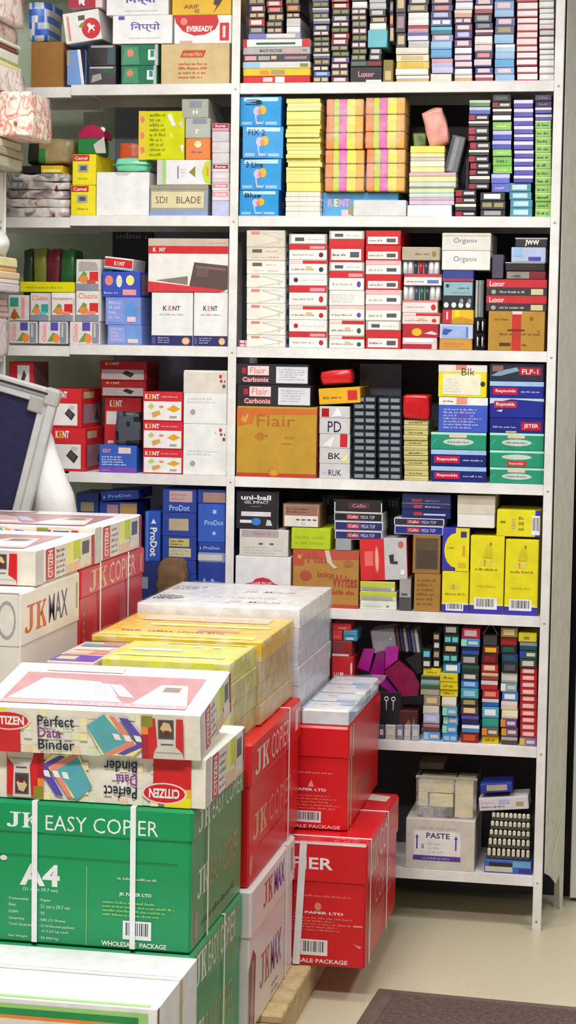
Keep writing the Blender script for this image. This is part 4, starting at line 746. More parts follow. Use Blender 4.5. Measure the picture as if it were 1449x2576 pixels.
rcol(1, 1242, 1296, -25, 19, [('a8b8e4', 'lblue', 'edge'), ('8aa8d8', 'lpink', 'label'), ('7ab0d8', 'sky', 'edge'), ('a4c8ec', 'lblue', 'edge'), ('b4d4f0', 'white', 'stripe'), ('9cc0e0', 'lblue', 'edge'), ('5a5c78', 'khaki', 'label'), ('5a6490', 'lpink', 'label')], 'top column three from the end post', 18)
rcol(1, 1298, 1354, -25, 17.5, [('c03040', 'white', 'edge')]*4+[('c84858', 'f2e0dc', 'edge')]*4, 'top column two from the end post', 19, jx=1)
rcol(1, 1355, 1395, -25, 14.5, [('c8c0c0', 'white', 'edge')]*6+[('a08c90', 'offw', 'edge'), ('6a4c78', 'lgrey', 'edge'), ('9a8488', 'lpink', 'edge')], 'top column one from the end post', 20, jx=.4)

# second right shelf
KBX = [('r', .06, .06, .3, .16, 'lblue'), ('r', .62, .06, .9, .16, 'lblue'), ('e', .42, .52, .09, .15, 'lav'), ('e', .55, .55, .09, .15, 'gold'), ('e', .48, .5, .05, .1, 'salmon'), ('r', .1, .84, .92, .97, 'bfe4f6'), ('p', [(.36, .42), (.4, .42), (.42, .16), (.55, .14), (.6, .2), (.56, .08), (.4, .08)], 'lav')]
KBS = [('r', .0, .05, .5, .9, '2a5cae'), ('e', .4, .5, .15, .12, 'mauve')]
t = ST[2]
for i, (a, b, y) in enumerate(((601, 702, 479), (598, 706, 399), (593, 704, 318), (603, 709, 243))):
    zb = t
    t = pk(2, ['lowest', 'second lowest', 'yawed third', 'topmost'][i]+' bright blue box in the stack beside the middle post', max(a, 602), b, y, '2f9ade', KBX+[('t', ['Blue', '3 Line', 'FIX 2', '3'][i], .14, .72, .55, .9, 'dnavy', .01)], KBS, z=zb, name='clip_box', D=.17, yaw=(0, 2, 7, -4)[i] if i != 3 else 0, Y=.012 if i != 2 else .006, rough=.3)
rnd = random.Random(5); zz = ST[2]; k = 0
zt = pw(760, 246)[1]
for i in range(5):
    zz2 = zz+.0137
    carton('note_pad', 'white dotted note pad pack under the yellow sticky pads', 'note pad', pw(717, 520)[0]+rnd.uniform(0, .002), pw(806, 520)[0]-rnd.uniform(0, .002), .014, .09, zz+.0003, zz2, 'efe8dc', [('e', u, .5, .012, .1, 'tan') for u in (.15, .38, .62, .85)], group='white dotted note pads', sep=False); zz = zz2
while zz < zt-.008:
    h = rnd.uniform(.010, .014)*(1.9 if rnd.random() < .15 else 1); s = rnd.uniform(-.003, .003); y = 548-(zz-ST[2])/.00113
    carton('sticky_note_pad', 'pale yellow sticky note pad in the tall yellow pile', 'note pad', pw(717, y)[0]+.004+s, pw(811, y)[0]-.006+s, .012+rnd.uniform(0, .012), .09, zz+.0003, zz+h, rnd.choice(('ece47a', 'efe98e', 'f2eea8', 'ebe184')), [('r', 0, .0, 1, .12, 'cfc468')], group='pale yellow sticky note pads', sep=False, bev=.0008); zz += h
def neon(label, x0, x1, y0, y1, seed, z):
    X0, Z1 = pw(x0, y1); X1 = pw(x1, y1)[0]; e = empty('neon_note_pack', ((X0+X1)/2, .07, z)); tag(e, label, 'note pack'); L = (-(X0+X1)/2, -.07, -z)
    cs = ['orange', 'lime', 'e060b8', 'f0e050', 'f0b040']; us = [0, .2, .36, .55, .8, 1]
    n = 3; hh = (Z1-z)/n
    for j in range(n):
        for i in range(5):
            m = MB(); m.box(X0+.003+(X1-X0-.006)*us[i], X0+.003+(X1-X0-.006)*us[i+1], .022, .12, z+.0006+hh*j, z+hh*(j+1)-.0015, mat(cs[i], .5), .002); m.build('neon_pad', e, L)
    m = MB(); m.lumpy(X0, X1, .014, .13, z+.0004, Z1, film_mat(), .004, 8, seed, 20, .12); m.build('wrapping_film', e, L)
    return Z1
bb = pk(2, 'sky blue box with pink lettering under the neon note packs', 812, 1003, 484, '5aa8e0', kent(.07, .42, .36, .74, 'e89ad0', 'lyel')+[('r', .25, .05, .38, .3, 'lpink'), ('r', .34, .1, .45, .5, 'khaki')], name='clip_box', Y=.05, D=.15)
a = neon('orange and pink neon note pack, lower left of four', 815, 918, 0, 376, 1, bb+.0005)
neon('orange and pink neon note pack, upper left of four', 818, 916, 0, 247, 2, a+.001)
a = neon('orange and pink neon note pack, lower right of four', 919, 1021, 0, 374, 3, bb+.0005)
neon('orange and pink neon note pack, upper right of four', 917, 1021, 0, 243, 4, a+.001)
carton('white_box', 'plain whitish box lying in front of the sky blue box', 'box', pw(889, 520, 0)[0], pw(1021, 520, 0)[0], .002, .045, ST[2]+.0003, pw(950, 503, 0)[1], 'd8dcda')
t = pk(2, 'plain white box under the pastel paper stack', 1024, 1137, 516, 'eeecf2', [], name='white_box', D=.15)
for y, c in ((504, 'd8c4dc'), (497, 'e0b8c8'), (486, 'c8dcd8'), (474, 'd8e0b0'), (471, 'a8a080'), (458, 'd0dcd4'), (444, 'ece6a4'), (434, 'd8b8c0')):
    t = pk(2, 'pastel paper pad in the stack on the plain white box', 1029, 1148 if y < 474 else 1143, y, c, z=t, name='paper_pad', cat='paper pad', group='pastel paper pads', sep=False, D=.14)
for y, c in ((420, 'ece6a0'), (405, 'f0ecd0'), (396, 'd8c8c0'), (385, 'e8e4a8'), (367, 'ece26a')):
    t = pk(2, 'yellow and white note pad on the pastel paper stack', 1032, 1119, y, c, z=t, name='note_pad', cat='note pad', group='yellow and white note pads', sep=False, D=.1)
def tilted(name, label, cat, xc, yc, w, h, D, ang, col, pr=(), Y=.02, **k):      # leaning packet given by its middle on the photo
    X, Z = pw(xc, yc, Y); w *= .00113; h *= .00113
    m = MB(); m.box(-w/2, w/2, 0, D, -h/2, h/2, mat(col, k.get('rough', .35), .1), .003)
    o = m.build(name, None, (X, Y, Z), (0, math.radians(ang), 0)); tag(o, label, cat, k.get('group'))
    if pr: q = MB(); prints(q, (-w/2, -.0004, -h/2), (w, 0, 0), (0, 0, h), pr, .35, 3); q.build('printed_front', o)
    return o
m = MB(); X, Z = pw(1094, 318); m.lumpy(-.032, .032, 0, .05, -.056, .056, mat('e8a090', .3, .12), .004, 8, 3, 30, .35); o = m.build('pink_roll', None, (X, .03, Z), (0, math.radians(-14), 0)); tag(o, 'pink plastic roll leaning on the yellow and white note pads', 'roll')
m = MB(); m.lumpy(pw(1032, 350)[0], pw(1066, 350)[0], .06, .12, t+.0004, pw(1050, 328)[1], mat('6a8a2c', .3, .25), .005, 6, 9, 30, .2); tag(m.build('green_packet'), 'dark green packet beside the pink roll', 'packet')
tilted('grey_box', 'dark grey box leaning between the note pads and the black packets', 'box', 1144, 388, 34, 92, .10, 13, '6c6e74', [('r', .3, .05, .6, .95, '8a8c90'), ('r', .05, .05, .2, .95, '3c3c40')])
BR = [('26222a', 'crim', 'end'), ('2c2a32', 'offw', 'stripe'), ('26222a', 'crim', 'end'), ('201c24', 'crim', 'end')]
z1 = rcol(2, 1144, 1200, 485, 17, BR, 'the black column on the second shelf', 31, jx=1)
carton('gap_filler_box', 'jet black box closing the step of the black column', 'box', pw(1166, 470)[0], pw(1176, 470)[0], .05, .12, z1+.0005, z1+.09, '17151a')
z1 = rcol(2, 1178, 1234, 285, 17, BR, 'the upper part of the black column', 32, z=z1, jx=2)
z1 = rcol(2, 1178, 1234, 245, 18, [('5a6ac0', 'lav', 'stripe'), ('4a8a44', 'lgrey', 'stripe'), ('3c5a34', 'lgreen', 'print')], 'the top of the black column', 33, z=z1, jx=1)
z1 = rcol(2, 1206, 1272, 488, 18, [('2c2a2e', 'grey', 'label'), ('36343a', 'khaki', 'two'), ('302e34', 'white', 'label')], 'the foot of the green and blue column', 34, jx=1)
z1 = rcol(2, 1234, 1284, 445, 21, [('5a66c4', 'lav', 'print'), ('6a74d0', 'lav', 'stripe')], 'the green and blue column', 35, z=z1, jx=1)
z1 = rcol(2, 1237, 1288, 365, 20, [('8ccc64', 'lyel', 'print'), ('7cc054', 'dgreen', 'print')], 'the green and blue column', 36, z=z1, jx=1)
z1 = rcol(2, 1237, 1288, 338, 21, [('4a56b8', 'lav', 'stripe')], 'the green and blue column', 37, z=z1, jx=1)
z1 = rcol(2, 1237, 1288, 314, 20, [('8ccc64', 'lyel', 'print')], 'the green and blue column', 38, z=z1, jx=1)
z1 = rcol(2, 1237, 1288, 243, 17, [('2c2a32', 'white', 'edge'), ('2c2a32', 'offw', 'stripe'), ('241c20', 'dred', 'end'), ('201c24', 'dgrey', 'label')], 'the top of the green and blue column', 39, z=z1, jx=1)
z1 = rcol(2, 1279, 1340, 447, 22, [('4f94ac', 'c4e4ee', 'label')], 'the teal and violet column', 40, jx=2)
z1 = rcol(2, 1291, 1343, 258, 19, [('5a52b4', 'e2deF4', 'stripe')], 'the teal and violet column', 41, z=z1, jx=1)
z1 = rcol(2, 1291, 1343, 243, 16, [('4a6a3c', 'olive', 'print')], 'the teal and violet column', 42, z=z1, jx=1)
z1 = rcol(2, 1345, 1387, 300, 19.5, [('94cc6c', '3c5a2c', 'hand')], 'the green column by the end post', 43, jx=.3, hv=.06)
z1 = rcol(2, 1345, 1389, 262, 17, [('5a50b0', 'e2deF4', 'stripe')], 'the green column by the end post', 44, z=z1, jx=.3)
z1 = rcol(2, 1345, 1389, 243, 16, [('3a2c54', 'mauve', 'print')], 'the green column by the end post', 45, z=z1, jx=.3)

# ------------------------------------------------------------------ third right shelf: marker boxes
wm = lambda i: [('r', .12, .74, .34, .92, 'salmon'), ('p', [(.38, .82), (.4, .88), (.95, .5), (.95, .42)], 'lgrey'), ('p', [(.3, .06), (.32, .1), (.9, .4), (.9, .36)], 'lgrey'), ('g', .42, .8, .85, .92, 'lgrey', 1), ('r', .82, .2, .86, .45, 'lgrey')]
t = ST[3]; tops = (843, 805, 764, 724, 690, 656, 622, 579)
for i, y in enumerate(tops):
    pr = wm(i) if i not in (5, 6) else [('r', .15, .6, .4, .85, '6a5a54'), ('g', .5, .62, .8, .8, 'salmon', 1), ('g', .15, .2, .5, .35, 'lgrey', 1), ('g', .55, .2, .85, .35, 'salmon', 1)]
    t = pk(3, ['white marker box with grey diagonal lines in the all-white stack', 'white marker box with a dark patch in the all-white stack'][i in (5, 6)], 620, 718, y, 'efece2' if i < 6 else 'ddd6c4', pr, [('r', .1, .1, .3, .9, 'lblue'), ('r', .1, .3, .25, .7, 'blue')], z=t, name='marker_box', group='white marker boxes with diagonals' if i not in (5, 6) else 'white marker boxes with dark patches')
pk(3, 'tiny pink and white packet beside the foot of the all-white stack', 600.5, 618.5, 856, 'f0d4dc', [('r', .05, .1, .2, .9, 'mag'), ('r', .8, .1, .95, .9, 'mag'), ('r', .2, .45, .8, .55, 'maroon')], D=.05, Y=-.001, z=ST[3], name='pink_packet')
def mk(kind, dot):
    if kind == 'rw': return [('r', 0, .66, 1, 1, 'red'), ('r', .55, .72, .95, .9, 'pink'), ('e', .85, .33, .06, .16, dot), ('g', .1, .24, .68, .44, 'grey', 1)]
    if kind == 'rs': return [('r', .36, .74, 1, .97, 'red'), ('r', .04, .76, .34, .95, 'lpink'), ('e', .85, .33, .06, .17, dot), ('g', .06, .25, .7, .45, 'olive', 1), ('r', .45, .3, .6, .55, 'tan')]
    if kind == 'fl': return [('e', .18, .5, .06, .2, dot), ('g', .3, .4, .95, .6, 'lgrey', 1)]
    if kind == 'lab': return [('r', 0, .62, 1, 1, 'red'), ('r', .06, .08, .92, .58, 'eae6e2'), ('g', .1, .22, .5, .42, 'dgrey', 1), ('r', .6, .2, .86, .45, 'dgrey')]
    if kind == 'pan': return [('r', .06, .1, .94, .9, 'ecebe6'), ('r', .16, .3, .4, .65, 'dgrey'), ('g', .48, .35, .9, .6, 'grey', 1)]
    if kind == 'pk': return [('r', 0, .68, 1, 1, 'f0b4b8'), ('g', .1, .74, .6, .9, 'lpink', 1), ('g', .08, .22, .5, .44, 'grey', 1), ('r', .6, .22, .88, .46, 'dgrey')]
    if kind == 'pkd': return [('r', 0, .78, 1, 1, 'f4c8c8'), ('g', .06, .25, .7, .45, 'olive', 1), ('e', .85, .35, .06, .17, dot)]
    return [('g', .05, .2, .9, .8, 'lgrey', 4)]
KW = dict(rw='red-topped white marker box with a %s dot', rs='white marker box with a red strip and %s dot', fl='upturned white marker box with a %s dot', lab='red marker box with a %s patched white label', pan='pale marker box with a %s patch', pk='pink-topped white marker box with a %s patch', pkd='pale pink-topped marker box with a %s dot', pl='plain white marker box with %s lines')
def mcol(x0, x1, seq, where):
    t = ST[3]
    for y, k, d in seq:
        lb = KW[k] % nm(d)+' in '+where
        t = pk(3, lb, x0, x1, y, {'lab': 'cf2028', 'pan': 'bfb6ae'}.get(k, 'efece8'), mk(k, d), z=t, name='marker_box', group=lb)
mcol(727, 823, ((835, 'rw', 'crim'), (805, 'fl', 'crim'), (769, 'rs', 'crim'), (719, 'rw', 'red'), (690, 'fl', 'dvio'), (654, 'rs', 'dvio'), (615, 'rw', 'maroon'), (588, 'pan', 'black')), 'marker column one')
mcol(828, 917, ((845, 'rs', 'dgreen'), (805, 'rs', 'dgreen'), (769, 'pkd', 'vio'), (731, 'pl', 'grey'), (683, 'rw', 'vio'), (659, 'pan', 'dgrey'), (603, 'lab', 'dgrey'), (580, 'pan', 'dgrey')), 'marker column two')
mcol(920, 1009, ((832, 'lab', 'maroon'), (807, 'pan', 'grey'), (767, 'pk', 'dgrey'), (729, 'pk', 'dgrey'), (691, 'lab', 'dgrey'), (655, 'pk', 'grey'), (617, 'lab', 'dgrey'), (580, 'lab', 'mauve')), 'marker column three')
t = pk(3, 'red and white flat box at the foot of the mixed column', 1012, 1100, 849, 'e8c8c8', [('r', 0, .05, .85, .45, 'crim'), ('r', .05, .6, .9, .9, 'white')])
t = pk(3, 'dark red box with a gold oval in the mixed column', 1012, 1104, 816, 'b81c28', [('e', .4, .4, .14, .3, 'gold'), ('p', [(.6, .3), (.8, .5), (.98, .3), (.9, .2)], 'lpink')], z=t)
t = pk(3, 'pale marker box with a red dot, lower of two in the mixed column', 1012, 1107, 787, 'eed8d6', mk('rs', 'red'), z=t, roll=0)
t = pk(3, 'pale marker box with a red dot, upper of two in the mixed column', 1012, 1102, 756, 'f0e0dc', [('r', 0, .85, 1, 1, 'salmon'), ('g', .08, .4, .65, .55, 'mauve', 1), ('e', .88, .45, .07, .25, 'red')], z=t)
def cells(label, x0, x1, yt, z, cols):
    X0 = pw(x0, yt)[0]; X1 = pw(x1, yt)[0]; Z1 = pw(x0, yt)[1]; e = empty('battery_pack', ((X0+X1)/2, .05, z)); tag(e, label, 'battery pack'); L = (-(X0+X1)/2, -.05, -z)
    m = MB(); m.box(X0, X1, .03, .10, z+.0005, Z1, mat('e8e8ea', .2), .003); m.build('tray', e, L); n = len(cols); w = (X1-X0)/n
    for i, c in enumerate(cols):
        m = MB(); r = min(w*.42, .012); m.tube([(X0+w*(i+.5), .03-r*.5, z+.002), (X0+w*(i+.5), .03-r*.5, Z1-.003)], r, mat(c, .2), 10); m.build('cell', e, L)
    return Z1
t = cells('pack of round white and green batteries in the mixed column', 1013, 1108, 718, t, ('f4f4f4', 'e8e8e8', '46506a', '2c6a5a', '3a4048', 'e8e8ea', 'f4f4f4'))
t = pk(3, 'white marker box with a blue patch in the mixed column', 1016, 1112, 690, 'eee6e4', [('r', 0, .75, 1, 1, 'c83840'), ('r', .62, .2, .92, .5, '5a7ac8'), ('g', .06, .25, .55, .45, 'dgrey', 1)], z=t)
t = cells('pack of white batteries with a red label in the mixed column', 1012, 1104, 655, t, ('f2f2f4', 'e0e4e6', '3a3a44', 'c02030', '4a4048', 'eceef0', 'f4f4f4'))
t = pk(3, 'khaki box with a tiny gold mark on top of the mixed column', 1011, 1107, 621, 'b4aa94', [('g', .35, .35, .75, .6, 'brown', 1), ('r', .8, .3, .9, .65, '9a7838')], z=t)
t = pk(3, 'orange kraft box at the foot beside the battery cards', 1105, 1188, 853, 'cf9438', [('g', .15, .2, .9, .7, 'c08028', 2)])
t = pk(3, 'pale blue box with a blue bordered picture on the orange kraft box', 1106, 1190, 815, 'c4d0e4', [('r', .06, .1, .84, .85, '9ab4e4'), ('r', .8, .1, .86, .8, '4a78d0'), ('p', [(.08, .3), (.12, .7), (.4, .6), (.2, .25)], '3450a8'), ('g', .3, .2, .75, .5, 'lav', 2)], z=t)
t = pk(3, 'red and yellow battery box on the pale blue box', 1113, 1192, 779, 'e6b81c', [('r', 0, 0, .3, 1, 'cc2430'), ('r', .12, .3, .18, .85, 'lpink'), ('r', .4, .5, .55, .95, 'yel'), ('p', [(.3, .0), (1, .0), (1, .3), (.6, .5), (.3, .3)], 'c8900c')], z=t)
e2 = pk(3, 'black display card with pale blue top and round white pen ends', 1114, 1192, 708, '23262c', [('r', .03, .5, .97, .98, '8cb4c0'), ('r', .1, .78, .2, .9, 'navy'), ('g', .5, .7, .9, .85, 'dteal', 1), ('g', .3, .55, .9, .66, 'mauve', 1)]+[('e', u, .16, .08, .1, 'e4e4e2') for u in (.12, .37, .6, .84)]+[('e', u, .3, .06, .1, 'steel') for u in (.62, .88)], z=t)
dg = pk(3, 'navy box with a red lower edge under the handwritten white boxes', 1113, 1192, 680, '2c3c8c', [('r', 0, 0, 1, .25, 'b03050')], z=e2)
m = MB(); m.box(pw(1194, 740)[0], pw(1221, 740)[0], .03, .12, ST[3]+.0005, pw(1205, 800)[1], mat('1e1c20', .3), .002); bp = m.build('battery_card'); tag(bp, 'black card of white striped batteries beside the brown taped carton', 'battery card')
for j in range(2):
    for i in range(2):
        q = MB(); x = pw(1202+12*i, 840)[0]; z0 = ST[3]+.008+.044*j; q.tube([(x, .024, z0), (x, .024, z0+.034)], .0062, mat('1a1820', .2), 10); q.tube([(x-.001, .0175, z0+.004), (x-.001, .0175, z0+.03)], .0018, mat('white', .3), 6); c = q.build('cell', bp)
tg = pk(3, 'grey plastic strips standing between the display card and red albums', 1195, 1218, 705, '6f7478', [('r', .1, 0, .3, 1, 'lgrey'), ('r', .5, .05, .65, 1, '9aa08c')], z=pw(1205, 800)[1]+.001, Y=.03, D=.08, name='plastic_strip', cat='strips')
dig = [('t', 'Organiv', .24, .36, .72, .72, 'dnavy', -.012)]
t1 = pk(3, 'white box with handwriting, lower of two', 1112, 1234, 631, 'eceae6', dig, z=max(dg, tg)+.0005, name='handwritten_box')
pk(3, 'white box with handwriting, upper of two', 1112, 1236, 586, 'e2ded6', dig+[('r', 0, .82, 1, .9, 'd0c8b4')], z=t1, name='handwritten_box')
kt = pk(3, 'brown carton closed with red tape on the third shelf', 1229, 1372, 783, 'b88a2c', [('r', .42, 0, .58, 1, 'c0301c'), ('g', .1, .75, .38, .85, 'brown', 1), ('r', .2, .12, .4, .2, 'dbrown'), ('r', .6, .12, .68, .18, 'brown'), ('r', .34, .5, .64, .54, 'maroon'), ('g', .2, .38, .9, .48, 'brown', 1), ('t', '2', .86, .4, .92, .52, 'brown'), ('e', .76, .82, .03, .05, 'brown'), ('r', .42, .92, .6, 1, 'lpink')], name='carton', cat='carton', Y=.003, D=.22, rough=.7)
AL = [('r', 0, .5, 1, 1, 'c8202c'), ('t', 'Luxor', .05, .56, .3, .9, 'lpink', .03), ('r', .0, .0, 1, .46, '3a2c30'), ('e', .12, .22, .04, .14, 'grey'), ('g', .22, .12, .65, .34, 'lgrey', 1), ('r', .74, .06, .94, .42, 'd4c89a')]
t = pk(3, 'red and black album box with a cream label, lower of two', 1223, 1376, 744, '3a2c30', AL, z=kt, name='album_box')
t = pk(3, 'red and black album box with a cream label, upper of two', 1224, 1377, 703, '3a2c30', AL, z=t, name='album_box')
t = pk(3, 'dark red box with a mottled grey label on the album boxes', 1273, 1374, 682, '7a1c28', [('r', .02, .1, .58, .9, '8e8c80'), ('p', [(.1, .3), (.3, .6), (.4, .2)], 'dgrey')], z=t, D=.12)
t = pk(3, 'black box with faint red script above the album boxes', 1271, 1372, 660, '1e1a1c', [('g', .45, .4, .75, .65, 'dred', 1), ('r', 0, .9, 1, 1, 'silver')], z=t, D=.12)
t = pk(3, 'pale blue blister pack with a violet mark above the album boxes', 1286, 1374, 622, 'b8c8e4', [('r', .5, .1, .86, .36, 'vio'), ('r', .05, .4, .3, .95, 'lblue')], z=t, D=.12, rough=.2)
pk(3, 'black box with chunky white letters topmost above the album boxes', 1296, 1378, 597, '28242e', [('t', 'JWW', .3, .1, .75, .75, 'offw', .05), ('r', .0, .8, 1, .95, 'grey')], z=t, D=.12)
pk(3, 'violet grey box beside the topmost black box', 1238, 1268, 640, '4a4058', z=pw(1250, 702)[1]+.001, D=.12)

# ------------------------------------------------------------------ fourth right shelf: pens
FB = [('r', .09, .52, .15, .8, 'crim'), ('r', .17, .45, .46, .9, 'f0dadc'), ('t', 'Flair', .2, .52, .42, .84, 'salmon', .01), ('r', .12, .12, .46, .35, '8a3040'), ('t', 'Carbonix', .1, .12, .46, .36, 'lpink', .01), ('r', .56, .08, .99, .88, 'dcdce4'), ('g', .6, .2, .96, .8, 'grey', 5)]
t = pk(4, 'tan and orange carton with faint lettering by the middle post', 596, 798, 1023, 'c09428', [('r', 0, 0, 1, .055, 'c0401c'), ('p', [(0, .72), (0, .97), (1, .97), (1, .9), (.22, .88), (.2, .76)], 'cf6a28'), ('t', 'Flair', .25, .72, .73, .88, 'b06820', 0), ('p', [(.05, .8), (.08, .88), (.1, .83), (.13, .9), (.15, .88), (.11, .76)], 'd8a040'), ('e', .29, .57, .06, .05, 'b87a24'), ('t', 'Q+', .26, .53, .4, .63, 'b06820'), ('r', .6, .55, .72, .58, 'b87a24'), ('r', .56, .47, .68, .485, 'b87a24'), ('e', .47, .07, .07, .06, 'd07a28'), ('e', .47, .07, .045, .04, 'cf9a38')], [('r', 0, 0, .3, 1, 'b04a38')], name='carton', cat='carton', rough=.55, Y=.002, D=.22)
t = pk(4, 'black pen box with a white panel, lower of two on the tan carton', 596, 783, 968, '241c26', FB, z=t, name='pen_box', Y=.004, D=.2)
pk(4, 'black pen box with a white panel, upper of two on the tan carton', 592, 777, 916, '241c26', FB, z=t, name='pen_box', Y=.004, D=.2)
t = ST[4]
for i, (y, pr) in enumerate(((1167, [('t', 'RUK', .3, .2, .72, .6, 'navy'), ('p', [(.05, .3), (.2, .75), (.25, .4)], 'lav')]), (1128, [('t', 'BK', .3, .3, .7, .7, 'black'), ('p', [(.7, .15), (.95, .8), (.9, .2)], 'lyel')]), (1092, [('r', .68, .1, .92, 1, 'd02c34'), ('p', [(.1, .2), (.5, .9), (.4, .1)], 'white')]), (1052, [('t', 'PD', .28, .12, .72, .8, 'dvio')]), (1022, [('r', .08, .1, .32, .8, 'b81c28'), ('p', [(.4, .1), (.6, .9), (.75, .2)], 'white')]))):
    t = pk(4, ['lowest clear pen pack with blue handwriting', 'clear pen pack with black handwriting', 'clear pen pack with a red patch', 'clear pen pack with large violet handwriting', 'topmost clear pen pack with a dark red square'][i]+' beside the tan carton', 803, 881, y, 'd4d2d2', pr, z=t, name='pen_pack', rough=.12, coat=.7)
t = pk(4, 'yellow box with a red square tilted on the clear pen packs', 803, 908, 979, 'e8b010', [('r', .7, .2, .93, .8, 'cc2424'), ('g', .1, .3, .58, .55, 'brown', 1)], [('r', .1, .1, .9, .9, 'a07010')], z=t+.003, roll=4)
m = MB(); X, Z = pw(844, 944); m.lumpy(-.049, .049, .0, .07, -.022, .022, mat('d8242c', .2), .004, 8, 5, 18, .4); o = m.build('red_pouch', None, (X, .02, t+.034), (0, math.radians(-6), 0)); tag(o, 'shiny red pouch on the tilted yellow box', 'pouch')
rcol(4, 886, 947, 1003, 17.2, [('1d2430', '8a949c', 'two')], 'the first dark lead column', 51, jx=.2, hv=.03)
rcol(4, 949, 1011, 1003, 17.2, [('1d2430', '8a949c', 'two')], 'the second dark lead column', 52, jx=.2, hv=.03)
zz = rcol(4, 1014, 1078, 1058, 12.5, [('c8bc78', 'd8d098', 'stripe'), ('ccc47c', '3a3020', 'print')], 'the khaki column', 53, jx=1, hv=.05)
m = MB(); m.lumpy(pw(1013, 1030)[0], pw(1080, 1030)[0], .012, .09, zz+.0004, pw(1050, 992)[1], mat('c81c22', .2), .005, 8, 7, 20, .2); tag(m.build('red_pouch'), 'red plastic pouch on the khaki packet column', 'pouch')
t = ST[4]
RY = [('r', 0, .72, 1, 1, 'a8c8ee'), ('r', .06, .2, .52, .62, 'cc2448'), ('t', 'Reynolds', .11, .3, .48, .52, 'white', .02), ('g', .58, .3, .95, .5, 'lav', 1)]
GR = [('r', 0, .86, 1, 1, 'b4ecd8'), ('e', .5, .45, .28, .2, 'c8d8cc'), ('r', .33, .7, .65, .9, 'e8c8b8'), ('g', .3, .38, .7, .52, 'dteal', 1), ('p', [(.02, .3), (.1, .6), (.11, .6), (.03, .3)], '8cdcc0')]
for i, (y, c, pr, l) in enumerate(((1174, '1f2b78', RY, 'navy film wrapped pen box, lower of two, beside the khaki column'), (1132, '1f2b78', RY, 'navy film wrapped pen box, upper of two, beside the khaki column'), (1088, '2c9a78', GR, 'green film wrapped pen box under the blue and white box'))):
    t = pk(4, l, 1084, 1224, y, c, pr, z=t, name='pen_box', rough=.15, coat=.6, D=.15)
t = pk(4, 'blue and white pen box with small print under the yellow framed box', 1104, 1228, 1000, '3a58c8', [('r', 0, .78, 1, 1, 'eeeef2'), ('g', .08, .84, .34, .94, 'dgrey', 1), ('r', .36, .8, .58, 1, 'e89a8c'), ('g', .1, .1, .9, .7, 'lav', 7), ('r', .36, .4, .62, .55, '5a48b8')], z=t, name='pen_box', D=.15)
pk(4, 'yellow framed pen box with a dark dot and black scribble', 1103, 1226, 918, 'ecdf10', [('r', 0, .78, 1, 1, 'e8e4dc'), ('r', .36, .84, .58, 1, 'salmon'), ('r', .1, .08, .88, .72, 'f0ecd2'), ('g', .14, .14, .5, .6, 'lgrey', 5), ('e', .92, .42, .05, .08, '3a2c14'), ('t', 'Blk', .48, .68, .75, .9, 'black', -.01)], z=t, name='pen_box', D=.15)
t = ST[4]
for i, (y, c, pr, l) in enumerate(((1177, '2c9a78', GR, 'lowest of three green film wrapped pen boxes by the end post'), (1134, '2c9a78', [('r', 0, .86, 1, 1, 'b4ecd8'), ('e', .5, .62, .28, .16, 'c8d8cc'), ('r', .32, .08, .68, .4, 'd0403c'), ('t', 'Reynolds', .36, .14, .62, .32, 'lpink', .02)], 'middle of three green film wrapped pen boxes by the end post'), (1090, '2c9a78', GR, 'topmost of three green film wrapped pen boxes by the end post'),
        (1052, '232f88', [('r', .58, .2, .95, .75, 'c02440'), ('t', 'JETER', .63, .3, .9, .62, 'white', .02), ('g', .06, .3, .5, .5, 'lav', 1), ('r', .3, .02, .5, .14, 'tan')], 'navy pen box with a red patch at its end, above the green ones'), (1002, '28349a', [('p', [(0, .7), (.4, .95), (1, .85), (1, 1), (0, 1)], 'c4d8f4'), ('r', .08, .5, .5, .85, 'c03050'), ('t', 'Reynolds', .12, .56, .46, .78, 'white', .02), ('p', [(.12, .35), (.22, .3), (.24, .42)], 'white')], 'navy pen box with film glints by the end post'), (960, '28349a', RY, 'navy pen box with a red patch, second from top by the end post'),
        (915, '34384c', [('p', [(.02, .3), (.2, .6), (.5, .8), (.55, .6), (.2, .3)], '8aa8b8'), ('r', .05, .55, .25, .9, '8a7068'), ('r', .55, .35, .95, .8, 'b03040'), ('t', 'FLP-1', .6, .42, .9, .7, 'lpink', .02)], 'grey blue pen box topmost by the end post'))):
    t = pk(4, l, 1232, 1369, y, c, pr, z=t, name='pen_box', rough=.15, coat=.6, D=.15)
m = MB(); X0 = pw(905, 950, .2)[0]; X1 = pw(1010, 950, .2)[0]
m.box(X0, X1, .20, .203, ST[4]+.0003, pw(950, 915, .2)[1], mat('6c6c7c', .12, .03), .001); tag(m.build('plastic_sheet'), 'smoky plastic sheet standing behind the dark lead columns', 'sheet')

